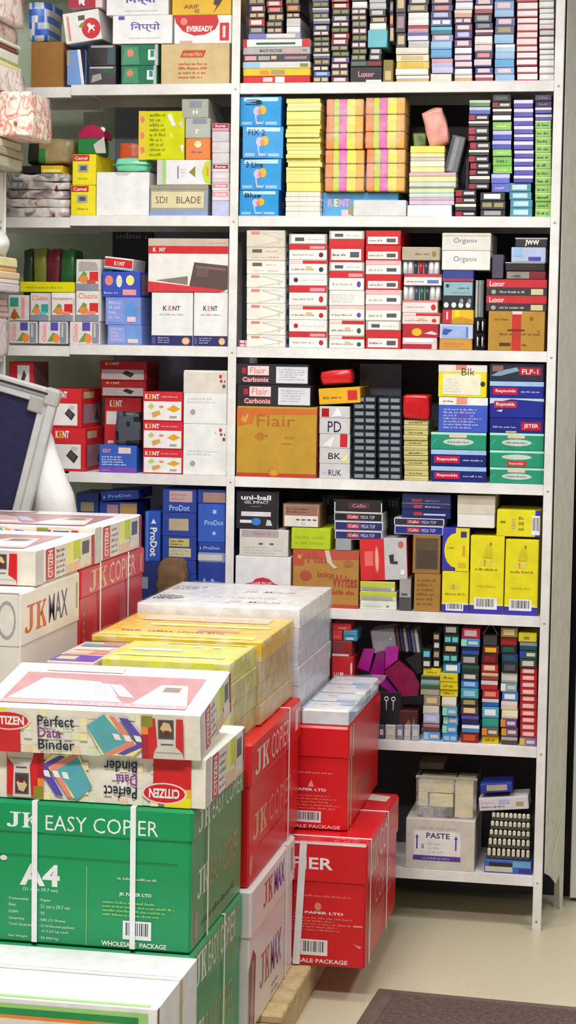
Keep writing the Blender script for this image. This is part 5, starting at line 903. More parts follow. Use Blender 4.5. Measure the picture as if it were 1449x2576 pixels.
# ------------------------------------------------------------------ fifth right shelf: mixed boxes
l1 = pk(5, 'white box with a red cloud shaped logo by the middle post', 592, 732, 1400, 'edebf2', [('p', [(.16, .36), (.2, .44), (.3, .46), (.38, .54), (.5, .57), (.62, .54), (.7, .46), (.78, .43), (.83, .36)], 'd02a44'), ('t', 'LAB PLUS', .32, .42, .66, .48, 'lpink', .02)], name='carton', cat='carton', D=.2)
l2 = pk(5, 'pale grey box with faint print on the red cloud logo box', 602, 726, 1332, 'd8d4cc', [('r', .05, .72, .8, .97, 'b4a4a4'), ('g', .3, .76, .75, .94, 'mauve', 1), ('r', .4, .44, .48, .5, 'dgrey'), ('r', .62, .44, .7, .5, 'dgrey'), ('g', .1, .1, .9, .4, 'lgrey', 3)], z=l1, D=.18)
pk(5, 'black gel ink pen box with a blue dot by the middle post', 594, 697, 1236, '1e1a22', [('t', 'uni-ball', .12, .77, .86, .9, 'e8e4e6', .03), ('t', 'GEL IMPACT', .2, .67, .8, .75, 'd0cccc', .02), ('r', .13, .34, .86, .46, 'dcd8dc'), ('r', .1, .16, .45, .24, 'e8e8e8'), ('e', .5, .2, .12, .1, '2f7ad8'), ('p', [(.74, .1), (.77, .26), (.86, .24), (.9, .1)], 'lgrey'), ('g', .35, .58, .62, .63, 'grey', 1)], [('r', .0, 0, .2, 1, '8a868a')], z=l2, name='pen_box', D=.15)
f1 = pk(5, 'kraft carton with orange lettering and clear tape', 737, 904, 1384, 'b8843c', [('p', [(0, .72), (0, 1), (1, 1), (1, .86), (.72, .84), (.18, .84), (.16, .72)], 'c05038'), ('t', 'Flair', .22, .77, .62, .93, 'b04a34', .01), ('p', [(.06, .86), (.09, .93), (.11, .88), (.15, .94), (.12, .83)], 'd8a060'), ('e', .2, .55, .09, .09, 'b8503c'), ('t', 'Inky', .38, .5, .62, .62, 'b0402c', .01), ('t', 'Writes', .6, .36, .98, .58, 'b0402c', .02), ('g', .6, .22, .95, .34, 'b0402c', 1), ('r', 0, 0, 1, .06, 'b84030'), ('p', [(.48, 1), (.55, 1), (.6, .78), (.68, .7), (.62, .68), (.52, .8)], 'd8c8b8'), ('e', .84, .78, .07, .06, 'a86a38')], name='carton', cat='carton', rough=.55, D=.14)
lm = pk(5, 'lime green box on the kraft carton with orange lettering', 733, 832, 1328, 'b8cc10', [('g', .1, .2, .9, .7, 'a4b80c', 2)], z=f1, D=.15)
pk(5, 'brown edged white box with a brown printed band', 711, 806, 1268, '7a5a48', [('r', .05, .04, .95, .95, 'e6dfd2'), ('r', .06, .5, .94, .94, '9a6a5a'), ('g', .1, .6, .9, .85, '3c2820', 2)]+[('r', u, .3, u+.1, .36, 'dgrey') for u in (.36, .51, .66, .81)]+[('r', .5, .1, .62, .24, 'lav')], z=lm, D=.12)
gb = pk(5, 'small grey box under the framed navy pen boxes', 843, 884, 1357, '9ea0a4', z=f1, D=.1)
def megabox(label, x0, x1, yt, z, c, framed, D=.1):
    pr = [('r', .02, .1, .98, .9, c), ('r', .26, .25, .52, .78, 'b84050'), ('t', 'Cello', .29, .35, .49, .68, 'lpink', .02), ('t', 'MEGA TOP', .55, .3, .84, .7, 'lav', .01)]
    return pk(5, label, x0, x1, yt, 'e4e2e6' if framed else c, pr, z=z, name='pen_box', D=D, rough=.25)
t = megabox('navy pen box with white ends, lowest of the framed stack', 842, 962, 1336, gb, '2a3070', True)
t = megabox('navy pen box with white ends, second in the framed stack', 841, 964, 1312, t, '2a3070', True)
t = megabox('black pen box with white ends in the framed stack', 840, 963, 1290, t, '262228', True)
e = pk(5, 'black pen box with a white outline and red print atop the framed stack', 841, 962, 1258, '1c181c', [('r', .0, .0, 1, .06, 'e4e2e6'), ('r', 0, 0, .02, .8, 'e4e2e6'), ('r', .98, 0, 1, .8, 'e4e2e6'), ('r', .3, .3, .74, .8, '5a2030'), ('t', 'Cello', .38, .4, .66, .7, 'mauve', .02)], z=t, name='pen_box', D=.1)
st = pk(5, 'small yellow topped glue pack, lower of two', 905, 998, 1488, 'd8d4bc', [('r', 0, .55, 1, .95, 'c8cc24'), ('r', .05, .1, .9, .45, 'a8a898')], z=None if False else pw(950, 1512)[1], D=.08, name='glue_pack', cat='pack')
pk(5, 'white tray under the yellow topped glue packs', 905, 998, 1512, 'e0e0d4', [('r', .1, .3, .6, .5, 'lgrey'), ('e', .76, .4, .03, .1, 'dgrey')], D=.1, name='white_tray', cat='tray')
gp = pk(5, 'small yellow topped glue pack, upper of two', 906, 994, 1463, 'd8d4bc', [('r', 0, .5, 1, .95, 'c8cc24'), ('r', .05, .1, .9, .4, 'a0a090')], z=st, D=.08, name='glue_pack', cat='pack')
sb = pk(5, 'red and grey stapler box tilted on the yellow glue packs', 909, 1028, 1358, 'c8c6c8', [('r', 0, 0, .52, 1, 'd8242c'), ('r', .1, .35, .28, .7, 'e86a5c'), ('e', .36, .5, .05, .33, 'e86a5c'), ('e', .36, .5, .03, .28, 'f0b0a0'), ('p', [(.62, .6), (.72, .62), (.72, .45), (.8, .45), (.8, .38), (.64, .4)], '3a2c30'), ('e', .88, .85, .06, .08, 'd0605c'), ('e', .9, .18, .05, .07, 'f0f0f0')], [('r', .0, 0, 1, 1, 'c8202a')], z=gp+.001, roll=3, name='stapler_box', D=.12)
db = pk(5, 'dark grey marker box with a pale label beside the brown boxes', 1004, 1036, 1452, '504c50', [('r', .05, .4, .95, .95, 'a4a09c'), ('r', .2, .45, .7, .52, 'dgrey')], D=.08)
b1 = pk(5, 'brown kraft box with fine print, lower of two', 1042, 1109, 1444, 'a87c34', [('g', .1, .15, .9, .9, '7a5420', 6)], name='kraft_box', D=.15)
b2 = pk(5, 'brown kraft box with a dark square panel, upper of two', 1039, 1109, 1346, '9a7038', [('r', .1, .12, .92, .92, '5c4a34'), ('r', .15, .15, .88, .6, '4a3c30'), ('g', .15, .65, .85, .85, '6a5638', 2)], z=b1, name='kraft_box', D=.15)
t = megabox('navy pen box with white ends, lowest over the brown boxes', 992, 1116, 1323, max(b2, sb+.012), '2c3488', True)
t = megabox('navy pen box with white ends, second over the brown boxes', 991, 1118, 1304, t, '34304c', True)
t = pk(5, 'navy pen box with film glints in the stack over the brown boxes', 1010, 1134, 1282, '28306c', [('r', .25, .3, .42, .7, 'b84050'), ('r', .45, .35, .9, .55, 'c0c8e8')], z=t, name='pen_box', D=.1, rough=.15)
t = pk(5, 'navy pen box with red and pale print in the stack over the brown boxes', 1010, 1134, 1268, '232a64', [('r', .25, .2, .42, .8, 'b84050'), ('g', .48, .3, .8, .7, 'lav', 1)], z=t, name='pen_box', D=.1)
pk(5, 'navy pen box topmost over the brown boxes', 1011, 1134, 1243, '1f2458', [('r', .2, .15, .42, .5, '8a3048'), ('g', .48, .2, .8, .45, 'steel', 1), ('r', 0, .0, 1, .06, 'steel')], z=t, name='pen_box', D=.1)
KY = lambda: [('r', 0, 0, 1, .11, '3a30a8'), ('r', 0, .11, 1, .13, 'f0e8b0'), ('b', .14, .06, .82, .21)]+kent(.3, .62, .66, .69, 'd8d4a0', 'orange', .02)+[('g', .15, .55, .85, .6, 'olive', 1), ('p', [(.36, .72), (.5, .9), (.62, .88), (.66, .72)], 'd8cc10'), ('e', .6, .9, .03, .025, 'olive'), ('g', .2, .34, .8, .38, 'd0c40c', 1)]
k1 = pk(5, 'yellow box with a blue foot and barcode, short one beside the brown boxes', 1112, 1180, 1437, 'ecdf10', [('r', 0, 0, 1, .2, '3a30a8'), ('r', 0, .2, 1, .23, 'f0e8b0'), ('b', .16, .05, .82, .24)]+kent(.3, .58, .68, .68, 'd8d4a0', 'orange', .02)+[('g', .12, .42, .9, .5, 'olive', 1)], name='yellow_box', D=.15)
k2 = pk(5, 'blue box with a yellow half circle on the short yellow box', 1113, 1182, 1328, '3a34b0', [('e', .5, .48, .42, .40, 'ecdf10'), ('r', .5, .0, 1, 1, 'ecdf10'), ('r', .68, .78, .9, .92, '3a3484'), ('r', .75, .35, .85, .6, 'd8a030'), ('g', .2, .5, .5, .58, 'olive', 1), ('r', .6, .08, .9, .2, 'e0b820')], z=k1, name='yellow_box', D=.15)
ka = pk(5, 'tall yellow box with a blue foot, next to the half circle box', 1184, 1270, 1348, 'ecdf10', KY(), name='yellow_box', D=.16)
kb = pk(5, 'tall yellow box with a blue foot, against the end post', 1272, 1357, 1357, 'ecdf10', KY(), name='yellow_box', D=.16)
pk(5, 'yellow box lying on its side with a barcode at its end', 1250, 1361, 1283, 'ecdf10', [('r', .88, 0, 1, 1, '3a30a8'), ('b', .80, .08, .99, .8), ('t', 'KENT', .34, .3, .43, .7, 'tan', .02, 90), ('g', .5, .2, .7, .8, 'olive', 3), ('r', .08, .5, .2, .58, 'olive')], z=max(ka, kb), name='yellow_box', D=.16)
pk(5, 'plain white box on the half circle box', 1151, 1246, 1247, 'ece9e2', [('r', 0, .72, 1, 1, 'c0b4a0'), ('r', 0, .42, 1, .72, 'd8d0c0')], z=k2+.002, name='white_box', D=.15)
X0 = pw(806, 1245, .16)[0]; X1 = pw(1008, 1245, .16)[0]; e = empty('key_rack', ((X0+X1)/2, .2, ST[5])); tag(e, 'black rack of pale upright keys at the back of the fifth shelf', 'rack'); L = (-(X0+X1)/2, -.2, -ST[5])
m = MB(); m.box(X0, X1, .165, .24, ST[5]+.0003, ST[5]+.315, mat('16141a', .4), .002); m.build('panel', e, L)
for i in range(22):
    x = X0+.012+(X1-X0-.024)*i/21
    if i in (2, 14): continue
    m = MB(); m.box(x-.003, x+.003, .160, .165, ST[5]+.285, ST[5]+.305, mat('8c94a8', .3), .001); m.build('key', e, L)

# ------------------------------------------------------------------ sixth right shelf: small packets of leads, inks, cards
r1 = pk(6, 'red box with a pale patch low behind the film covered reams', 835, 889, 1651, 'd0242c', [('t', 'NATI', .1, .55, .55, .8, 'f0d8d8', .04), ('e', .92, .85, .05, .08, 'lpink')], D=.12)
r1 = pk(6, 'dull red box with a pink lid on the red box with lettering', 836, 886, 1612, '8a3440', [('r', 0, 0, .85, .14, 'f0c8c0'), ('r', .6, .3, .98, .9, '9a2020')], z=r1, D=.12)
r2 = pk(6, 'red small box under the topmost red one by the covered post', 836, 862, 1586, 'cc3038', [('r', .1, .2, .8, .5, 'e05048')], z=r1, D=.1)
pk(6, 'teal small box beside the red boxes by the covered post', 863, 899, 1586, '3f94b0', [('r', .2, .1, .75, .35, 'b4d4e0'), ('r', .1, .45, .9, .55, '2f74a0')], z=r1, D=.1)
pk(6, 'flat red box topmost by the covered post', 836, 884, 1569, 'c42c30', [('r', .3, .2, .75, .5, 'e07060')], z=r2, D=.1)
pg = MB()
tilted('catalogue_stack', 'pale grey plastic sleeve leaning with striped catalogues', 'sleeve', 965, 1612, 62, 62, .09, -9, 'a8a4ac', [('g', .2, .2, .8, .5, 'c0bcc0', 2), ('e', .8, .55, .04, .05, 'white')], Y=.06)
for i, c in enumerate(('6a4048', '3a4060', 'b8a8a8', '2c3a70', '7a7a98', 'e4e4e0')):
    tilted('catalogue', '%s thin catalogue leaning beside the grey sleeve' % ['wine', 'dark blue', 'pinkish', 'deep blue', 'grey blue', 'white edged'][i], 'catalogue', 1001+i*9.6, 1609+i*1.0, 8.2, 62, .09, -9, c, Y=.06)
def packet(label, pts, col, Y, th=.012):
    P = [pw(x, y, Y) for x, y in pts]; cx = sum(p[0] for p in P)/len(P); cz = min(p[1] for p in P)
    m = MB(); m.prism([(p[0]-cx, p[1]-cz) for p in P], 0, th, mat(col, .22, .2)); o = m.build('foil_packet', None, (cx, Y, cz)); tag(o, label, 'packet'); return o
packet('magenta foil packet with a gold edge, first of the magenta ones', [(898, 1680), (915, 1632), (942, 1632), (928, 1690)], 'b01890', .05)
packet('magenta foil packet standing between two others', [(932, 1690), (948, 1640), (968, 1636), (966, 1700)], '96107a', .055)
packet('upright bright magenta foil packet in front of the grey sleeve', [(968, 1684), (970, 1628), (1003, 1626), (1000, 1660)], 'b81698', .04)
packet('dark magenta foil packet lying under the black triangle pack', [(965, 1690), (1003, 1662), (1040, 1690), (1056, 1722), (1050, 1750), (1010, 1752), (990, 1720)], '8a1048', .03)
packet('magenta foil packet drooping behind the film', [(930, 1692), (966, 1702), (1000, 1742), (985, 1745), (950, 1718)], 'a01c8c', .045)
packet('black triangular pack with a pale window', [(1020, 1658), (1060, 1638), (1060, 1692), (1050, 1696)], '221c20', .022)
sc = empty('scissors_card', (pw(978, 1780)[0], .02, ST[6])); tag(sc, 'black card with two small silver scissors', 'scissors'); sx = pw(978, 1780)[0]
m = MB(); m.box(-.028, .034, 0, .004, .03, pw(978, 1742)[1]-ST[6], mat('141a22', .4), .001); m.build('card', sc)
m = MB(); m.box(-.024, .05, -.002, .045, .0004, .03, mat('2a1418', .4), .002); m.build('foot', sc)
for dx in (-.008, .012):
    q = MB(); zz = pw(978, 1759)[1]-ST[6]
    q.tube([(dx+.0055*math.cos(a*math.pi/5), -.002, zz+.0055*math.sin(a*math.pi/5)) for a in range(11)], .0016, mat('e4e4e8', .25), 6)
    q.prism([(dx-.0022, zz-.006), (dx+.0022, zz-.006), (dx+.001, zz-.034), (dx-.001, zz-.034)], -.003, -.0015, mat('a8a4ac', .25)); q.build('scissors', sc)
for i, (a, b, c) in enumerate(((952, 968, '54506c'), (969, 996, 'c4b8ac'), (997, 1015, '7c849c'), (1016, 1034, 'c0b8b4'), (1035, 1055, 'a4b0c0'))):
    pk(6, ['dark slate card pack', 'beige card pack', 'steel blue card pack', 'stone grey card pack', 'pale blue card pack'][i]+' standing at the shelf edge under the scissors', a, b, 1824, c, [('r', .2, .3, .8, .7, 'lgrey')], name='card_pack', cat='card pack', Y=.004, D=.012)
dbx = pk(6, 'dark maroon box behind the scissors card', 1003, 1052, 1788, '4a1c22', [('p', [(.3, .4), (.5, .7), (.7, .5), (.8, .8), (.9, .3)], '8a5850')], Y=.02, D=.1)
MX = (('2f70b8', 'lblue', 'end'), ('4a9ad0', 'white', 'label'), ('1d3a3a', 'grey', 'label'), ('b8b4a4', 'lgrey', 'stripe'), ('5a1c20', 'rust', 'label'), ('3a9a9c', 'white', 'label'), ('262a34', 'steel', 'two'), ('c8c4b0', 'offw', 'edge'), ('2a4c9c', 'lblue', 'two'), ('6a6458', 'tan', 'label'))
Y2 = [('e0cc18', '6a6010', 'print')]
z1 = rcol(6, 1062, 1108, 1750, 23, [('5a9ad0', 'lblue', 'end'), ('6a4448', 'mauve', 'stripe'), ('a8b8d8', 'lav', 'label'), ('c4c0b0', 'lgrey', 'edge'), ('8c8678', 'tan', 'label')], 'the first column of the lead packets', 61, jx=2)
z1 = rcol(6, 1056, 1108, 1698, 24, [('a8a088', '3c5a4c', 'stripe'), ('7ab0a4', '4a4034', 'stripe')], 'the first column of the lead packets', 62, z=z1, jx=1)
z1 = rcol(6, 1062, 1110, 1672, 20, Y2, 'the first column of the lead packets', 63, z=z1, jx=1)
rcol(6, 1060, 1086, 1625, 22, [('1c2426', 'lgrey', 'label'), ('20242a', 'cyan', 'label')], 'the black top of the first lead column', 64, z=z1, jx=.5)
rcol(6, 1087, 1108, 1580, 24, [('1c1c20', 'lgrey', 'label'), ('20242a', 'khaki', 'label')], 'the black top beside the first lead column', 65, z=z1, jx=.5)
z1 = rcol(6, 1110, 1153, 1755, 23, [('5a8ac8', 'lblue', 'two'), ('4a9ad0', '9ae0c0', 'end'), ('5aa4d4', '9ae0c0', 'end'), ('5aa4d4', '9ae0c0', 'end'), ('c4c0a8', 'offw', 'edge'), ('a49c8c', 'white', 'label')], 'the second column of the lead packets', 66, jx=2.5)
z1 = rcol(6, 1104, 1152, 1702, 21, Y2, 'the second column of the lead packets', 67, z=z1, jx=1)
z1 = rcol(6, 1112, 1158, 1672, 24, [('3f8ad0', 'white', 'label')], 'the second column of the lead packets', 68, z=z1, jx=1)
rcol(6, 1112, 1156, 1585, 22, [('20282c', '5ac8c4', 'two'), ('1c2022', 'tan', 'label'), ('24282e', '5ac8c4', 'two'), ('1c2022', 'lgrey', 'label')], 'the second column of the lead packets', 69, z=z1, jx=2)
z1 = rcol(6, 1157, 1206, 1620, 23, [('8a1c24', 'rust', 'label'), ('4a88c8', 'white', 'stripe'), ('2a2450', 'vio', 'stripe'), ('4a4440', 'peach', 'label'), ('34302c', 'khaki', 'label'), ('3fa0a8', 'lblue', 'label'), ('2f78c8', 'lblue', 'label'), ('22403c', 'lgrey', 'label'), ('1c3830', 'dgreen', 'stripe'), ('2c3034', 'grey', 'label'), ('2c50a0', 'navy', 'stripe')], 'the third column of the lead packets', 70, jx=2)
rcol(6, 1158, 1208, 1575, 22, [('4a90d0', '9ae0c0', 'end'), ('cc2c34', 'lpink', 'label'), ('2c3444', 'steel', 'two')], 'the top of the third lead column', 71, z=z1, jx=1)
z1 = rcol(6, 1209, 1256, 1628, 23, [('d8bc14', '6a6010', 'print'), ('7a6034', 'orange', 'end'), ('3a8a8c', 'teal', 'edge'), ('5aa8c8', 'white', 'label'), ('2c58b0', 'lgrey', 'stripe'), ('b82430', 'salmon', 'label'), ('b02028', 'lgrey', 'stripe'), ('8a4a3c', 'tan', 'stripe'), ('c42c30', 'f0c8a8', 'label'), ('4a181c', 'dred', 'label'), ('6a2420', 'gold', 'label')], 'the fourth column of the lead packets', 72, jx=2)
m = MB(); X, Z = pw(1234, 1600, .03); m.tube([(X-.022, .03, z1+.03), (X, .03, z1+.066), (X+.022, .03, z1+.03)], .0014, mat('a4a4a8', .3), 6); m.box(X-.02, X+.02, .02, .06, z1+.0005, z1+.03, mat('3c3c3c', .4), .002)
tag(m.build('wire_hanger_pack'), 'dark pack with a triangular wire hanger on the lead packets', 'pack')
z1 = rcol(6, 1258, 1304, 1605, 23, [('4a4440', 'grey', 'stripe'), ('7a5a80', 'e0a030', 'end'), ('6a4890', 'orange', 'end'), ('ddd2b0', 'cream', 'edge'), ('d8ccb8', 'lpink', 'stripe'), ('4a80c0', 'white', 'label'), ('7aa0b0', 'white', 'end'), ('a4a898', 'lgrey', 'edge'), ('1c2c28', 'dgrey', 'label'), ('20386c', 'dteal', 'label'), ('1c2834', 'dgreen', 'label'), ('9c2028', 'dred', 'stripe'), ('cc303a', 'lpink', 'label')], 'the fifth column of the lead packets', 73, jx=2)
rcol(6, 1258, 1304, 1578, 22, [('8a7a28', 'tan', 'label')], 'the top of the fifth lead column', 74, z=z1, jx=1)
z1 = rcol(6, 1306, 1351, 1860, 22, [('8a6ab0', 'e0c040', 'end')], 'the red column beside the end post', 75, jx=.3)
z1 = rcol(6, 1307, 1352, 1682, 17.6, [('c8202e', 'f0c8c0', 'label')], 'the red column beside the end post', 76, z=z1, jx=.3, hv=.04)
z1 = rcol(6, 1306, 1352, 1618, 20, [('3a443c', 'lgrey', 'label'), ('28604c', 'blue', 'end'), ('204c60', 'steel', 'stripe')], 'the red column beside the end post', 77, z=z1, jx=.3)
pk(6, 'yellow crumpled packet on top of the red column', 1304, 1351, 1592, 'd8c81c', [('r', .3, .3, .6, .6, 'olive')], z=z1, D=.1)

# ------------------------------------------------------------------ bottom right shelf
pc = pk(7, 'whitish carton with violet upward arrows and a purple band', 1021, 1196, 2062, 'd4ccc0', [('r', .12, .28, .80, .76, 'ece8e6'), ('r', .11, .18, .80, .27, '5a3c9c'), ('g', .25, .2, .65, .25, 'lav', 1), ('t', 'PASTE', .3, .62, .64, .73, '4a3470', .02), ('r', .155, .4, .175, .64, '4a3c9c'), ('p', [(.14, .62), (.19, .62), (.165, .69)], '4a3c9c'), ('r', .72, .4, .74, .64, '4a3c9c'), ('p', [(.705, .62), (.755, .62), (.73, .69)], '4a3c9c'), ('g', .32, .32, .62, .56, 'lgrey', 3), ('t', 'a', .23, .42, .27, .5, '6a5ca8'), ('g', .2, .8, .75, .88, 'c4bcb8', 1)], [('r', .1, .0, .4, .95, 'b4a898')], name='carton', cat='carton', D=.22, Y=.004, rough=.75)
X0 = pw(1046, 2000)[0]; X1 = pw(1198, 2000)[0]; e = empty('plastic_crate', ((X0+X1)/2, .1, pc+.001)); tag(e, 'clear plastic crate of cream boxes on the whitish carton', 'crate'); L = (-(X0+X1)/2, -.1, -pc-.001); zt = pw(1120, 1955)[1]
for a, b, z0, z1, c in ((.03, .2, .25, .62, 'd8d0a0'), (.03, .62, .62, .93, 'd4cc9c'), (.64, .95, .0, .95, 'd8d0a0'), (.03, .3, .0, .24, '8a8680'), (.31, .62, .0, .24, '6c6864'), (.22, .62, .25, .6, 'dcd4a4')):
    m = MB(); w = X1-X0; h = zt-pc; m.box(X0+w*a, X0+w*b-.001, .024, .15, pc+.004+h*z0*.9, pc+.004+h*z1*.9, mat(c, .6), .002); q = m.build('cream_box' if c[0] == 'd' else 'grey_box', e, L)
m = MB(); m.box(X0, X1, .02, .155, pc+.0015, pc+.0035, film_mat(), 0); m.box(X0, X1, .0195, .0205, pc+.0015, zt, film_mat(), 0); m.box(X1-.001, X1, .02, .155, pc+.0015, zt, film_mat(), 0); m.box(X0, X0+.001, .02, .155, pc+.0015, zt, film_mat(), 0); m.box(X0-.002, X1+.002, .017, .0195, zt-.008, zt, mat('a8a49a', .3), .001); m.build('clear_wall', e, L)
pk(7, 'dusty tan box far back above the plastic crate', 1055, 1116, 1918, '7a6a5c', z=zt+.002, Y=.1, D=.1)
bt = pk(7, 'blue and white plastic bag under the ribbed trays', 1218, 1338, 2165, '3f64b0', [('r', .02, .1, .6, .5, 'c8c4b4'), ('r', .1, .5, .6, .8, '2c2428'), ('r', .6, .5, .98, .95, '6aa8d8'), ('r', .72, .1, .98, .4, '3a2c94')], name='plastic_bag', cat='bag')
zz = bt
for i, y in enumerate((2137, 2112, 2090, 2068, 2046)):
    X0 = pw(1224+i*3, y)[0]; X1 = pw(1334, y)[0]; z2 = pw(1280, y)[1]; e = empty('ribbed_tray', ((X0+X1)/2, .06, zz)); tag(e, ['lowest', 'second', 'third', 'fourth', 'topmost'][i]+' dark tray with rows of white blocks on the bottom shelf', 'tray', 'trays of white blocks'); L = (-(X0+X1)/2, -.06, -zz)
    m = MB(); m.box(X0, X1, .02, .13, zz+.0004, zz+.009, mat('4a463e', .5), .002); m.build('tray', e, L); n = 9
    for k in range(n):
        m = MB(); x = X0+(X1-X0)*(k+.5)/n; m.box(x-.0048, x+.0048, .016, .026, zz+.0095, z2-.001, mat('d8d4c0', .4), .0025); m.build('white_block', e, L)
    zz = z2
t = pk(7, 'white stapler pin box with blue print tilted on the ribbed trays', 1206, 1332, 2012, 'd4d0d4', [('g', .05, .2, .55, .4, 'vio', 1), ('r', .4, .5, .62, .8, 'b8b4dc'), ('r', .75, .3, .9, .6, 'khaki'), ('g', .05, .55, .3, .75, 'pink', 1)], z=zz+.001, roll=6, D=.1)
t = pk(7, 'dark blue box with a tan label on the tilted stapler pin box', 1209, 1290, 1975, '24399c', [('r', .2, .2, .85, .85, 'b0a68c')], z=t+.015, roll=6, D=.1)

# ------------------------------------------------------------------ goods at the left edge: noticeboard, bags, magazine piles
sup = 1.118
carton('support_carton', 'plain white carton behind the gold lettered red carton', 'carton', -.555, -.30, -.375, .215, PT, sup, 'e4e0da')
nbX, nbZ = pw(150, 985, -.34); nb_ = empty('notice_board', (nbX, -.34, nbZ)); nb_.rotation_euler = (0, math.radians(14.5), 0); tag(nb_, 'navy noticeboard with a silver aluminium frame leaning at an angle', 'noticeboard')
al = mat('c6c6c4', .3, .05)
m = MB(); m.box(-.27, -.03, .006, .016, -.37, -.03, mat('232048', .9, .15, 60), .001); m.build('felt', nb_)
m = MB(); m.box(-.275, -.028, -.006, .022, -.026, 0, al, .004); m.box(-.275, -.028, -.010, -.004, -.018, -.012, mat('2c2a2c', .5), .0005); fr = m.build('frame_rail', nb_)
m = MB(); m.box(-.27, -.03, -.003, .016, -.046, -.027, al, .003); m.build('inner_rail', nb_)
m = MB(); m.box(-.026, 0, -.006, .022, -.42, -.028, al, .004); m.build('frame_rail', nb_)
m = MB(); m.box(-.048, -.027, -.003, .016, -.42, -.047, al, .003); m.build('inner_rail', nb_)
m = MB(); m.box(-.040, .003, -.009, .024, -.048, .003, mat('b4b4b0', .4), .007); m.build('corner_cap', nb_)
m = MB(); m.box(-.078, -.030, -.006, .018, -.075, -.030, mat('aaa8a0', .4), .004); m.build('inner_corner', nb_)
# white plastic bag beside the board
m = MB(); P = []
Yb = -.27
n = 14
ring = []
zs = [(1285, 95, 203), (1240, 85, 184), (1190, 80, 163), (1140, 85, 145), (1100, 95, 132), (1075, 105, 121)]
vs = []; fs = []
for j, (y, a, b) in enumerate(zs):
    X0, Zc = pw(a, y, Yb); X1 = pw(b, y, Yb)[0]
    if j == 0: Zc = sup+.001
    for k in range(n):
        t_ = 2*math.pi*k/n; r = 1+.12*noise.noise(Vector((k*1.7, j*.9, 2)))
        vs.append(((X0+X1)/2+(X1-X0)/2*math.cos(t_)*r, Yb+.06*math.sin(t_)*r*(1-j*.12), Zc))
for j in range(len(zs)-1):
    for k in range(n): fs.append((j*n+k, j*n+(k+1) % n, (j+1)*n+(k+1) % n, (j+1)*n+k))
fs += [tuple(range(n-1, -1, -1)), tuple((len(zs)-1)*n+k for k in range(n))]
m.add(vs, fs, mat('f0eeea', .35, .05), smooth=True); tag(m.build('plastic_bag'), 'white plastic bag standing beside the noticeboard', 'bag')
# side stand carrying the magazine piles (mostly outside the frame); the piles run towards the camera, so their long sides show
YS, YN = -.28, -.80
def LX(px, y): return pw(px, y, YS)[0]
def sdz(y): return pw(0, y, YS)[1]
sd = empty('side_stand', (-.9, -.2, 0)); tag(sd, 'white side stand holding magazine piles in front of the left bay', 'stand')
for y in (560, 900):
    m = MB(); m.box(-1.2, LX(1, y), YN, YS+.02, sdz(y)-.012, sdz(y), steel, .002); m.build('shelf', sd, (.9, .2, 0))
m = MB(); m.box(LX(-12, 500), LX(7, 500), YS+.021, YS+.03, 1.2, sdz(431), steel, .002); m.build('post', sd, (.9, .2, 0))
def magz(label, px, y0, z0, seed, cols, near=YN, amp=.010):
    X1 = LX(px, y0); z1 = sdz(y0)
    m = MB(); m.lumpy(-1.0, X1, near, YS, z0+.001, z1, blotch(cols, 26), amp, 14, seed, 9, .05)
    o = m.build('magazine_bundle'); tag(o, label, 'bundle'); m = MB(); m.lumpy(-1.002, X1+.002, near-.002, YS+.002, z0+.0006, z1+.0006, film_mat(), amp, 14, seed, 9, .05); m.build('wrapping_film', o); return z1+.001
def flat(label, px, y0, z0, col, seed, name='magazine'):
    X1 = LX(px, y0); z1 = sdz(y0); m = MB(); m.box(-1.0, X1, YN, YS, z0+.0003, z1, mat(col, .5), .003, .001, random.Random(seed)); tag(m.build(name), label, 'magazine'); return z1
zz = sdz(560)+.0008
zz = flat('grey sage block of magazines at the foot of the upper pile', 8, 432, zz, 'dcd8cc', 1)
zz = flat('sage green magazine block in the upper pile', 56, 404, zz, 'b4b098', 12)
zz = flat('olive grey magazine under the film wrapped bundle', 60, 384, zz, 'a09a7c', 2)
zz = flat('pale cream magazine under the film wrapped bundle', 54, 362, zz, 'd8d0b8', 3)
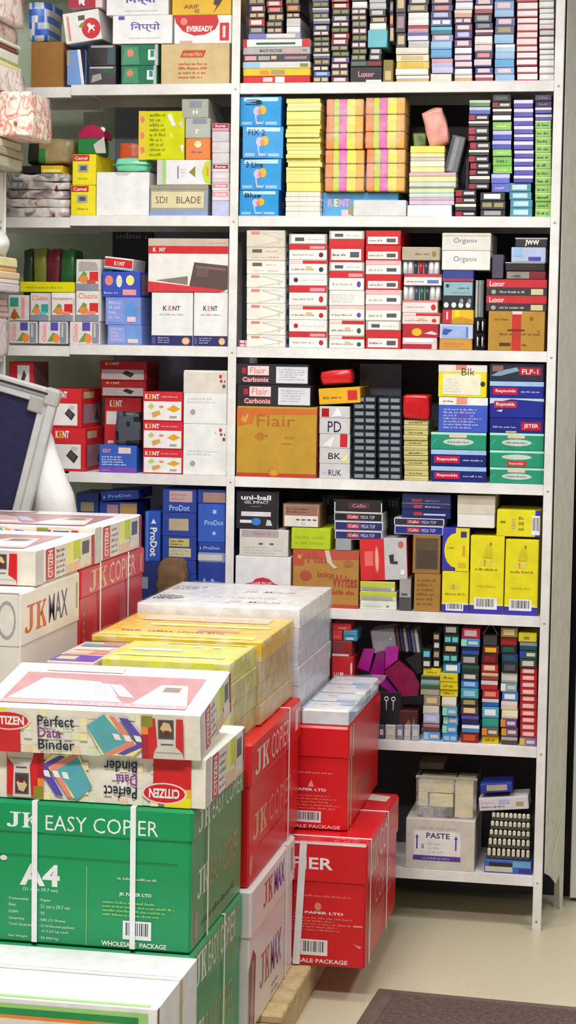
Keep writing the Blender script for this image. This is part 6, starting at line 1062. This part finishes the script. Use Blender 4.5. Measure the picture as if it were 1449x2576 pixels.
zz = magz('large film wrapped bundle of red and cream magazines sticking out', 134, 252, zz, 3, ('8a3a1c', 'f4ece0', 'e8b8a0', 'f6ecdc', 'c8503c', 'f0d8c0'), near=-.46)
zz = magz('cream and pink printed bundle on the large film wrapped one', 66, 188, zz, 8, ('d88a70', 'f4e6d8', 'f6ece4', 'f0d8d0', 'a8a0a0'))
zz = flat('cream magazine with a green edge in the upper pile', 55, 173, zz, 'e8e0a8', 5)
zz = flat('thin green edged magazine in the upper pile', 48, 166, zz, 'a8b870', 6)
zz = flat('ivory magazine block in the upper pile', 46, 139, zz, 'ecead8', 7)
zz = flat('brown edged magazine in the upper pile', 48, 128, zz, '8a4a3c', 8)
zz = flat('white magazine in the upper pile', 53, 117, zz, 'f0ece4', 9)
zz = magz('brown and tan picture bundle below the topmost bundle', 50, 79, zz, 10, ('6a3424', 'c89a80', 'a86a54', 'e8d0c0'), amp=.004)
zz = magz('topmost pinkish white film wrapped bundle of the upper pile', 67, -60, zz, 11, ('e0a8a0', 'f8f2ec', 'f4e8e0', 'f0dcd8', 'c87868'))
zz = sdz(900)+.0008
zz = magz('mottled grey pack at the foot of the lower pile', 26, 800, zz, 12, ('8a847c', 'c8c4c0', 'd8d0cc', 'c0a8a8'))
for i, (y, px, c) in enumerate(((786, 22, 'c8a898'), (770, 20, 'b8a49c'), (752, 18, 'd0b0a8'), (736, 20, 'a89c98'))):
    zz = flat(['lowest', 'second', 'third', 'topmost'][i]+' thin pinkish booklet in the lower pile', px, y, zz, c, 20+i, name='booklet')
for i, (y, px, c) in enumerate(((716, 49, 'd8d0d0'), (704, 49, 'e4e0dc'), (686, 50, 'e8d0a0'), (674, 42, 'e4b078'), (650, 44, 'e6dca8'))):
    zz = flat(['grey', 'white', 'cream', 'orange edged', 'pale yellow'][i]+' soft covered notebook sticking out of the lower pile', px, y, zz, c, 30+i, name='notebook')
m = MB(); m.lumpy(-.9, LX(40, 600), YS-.2, YS, zz+.001, sdz(563)-.0135, mat('f0f0ee', .35, .04), .012, 10, 5, 12, .45); tag(m.build('plastic_bag'), 'white plastic bag squeezed on the lower pile under the stand shelf', 'bag')
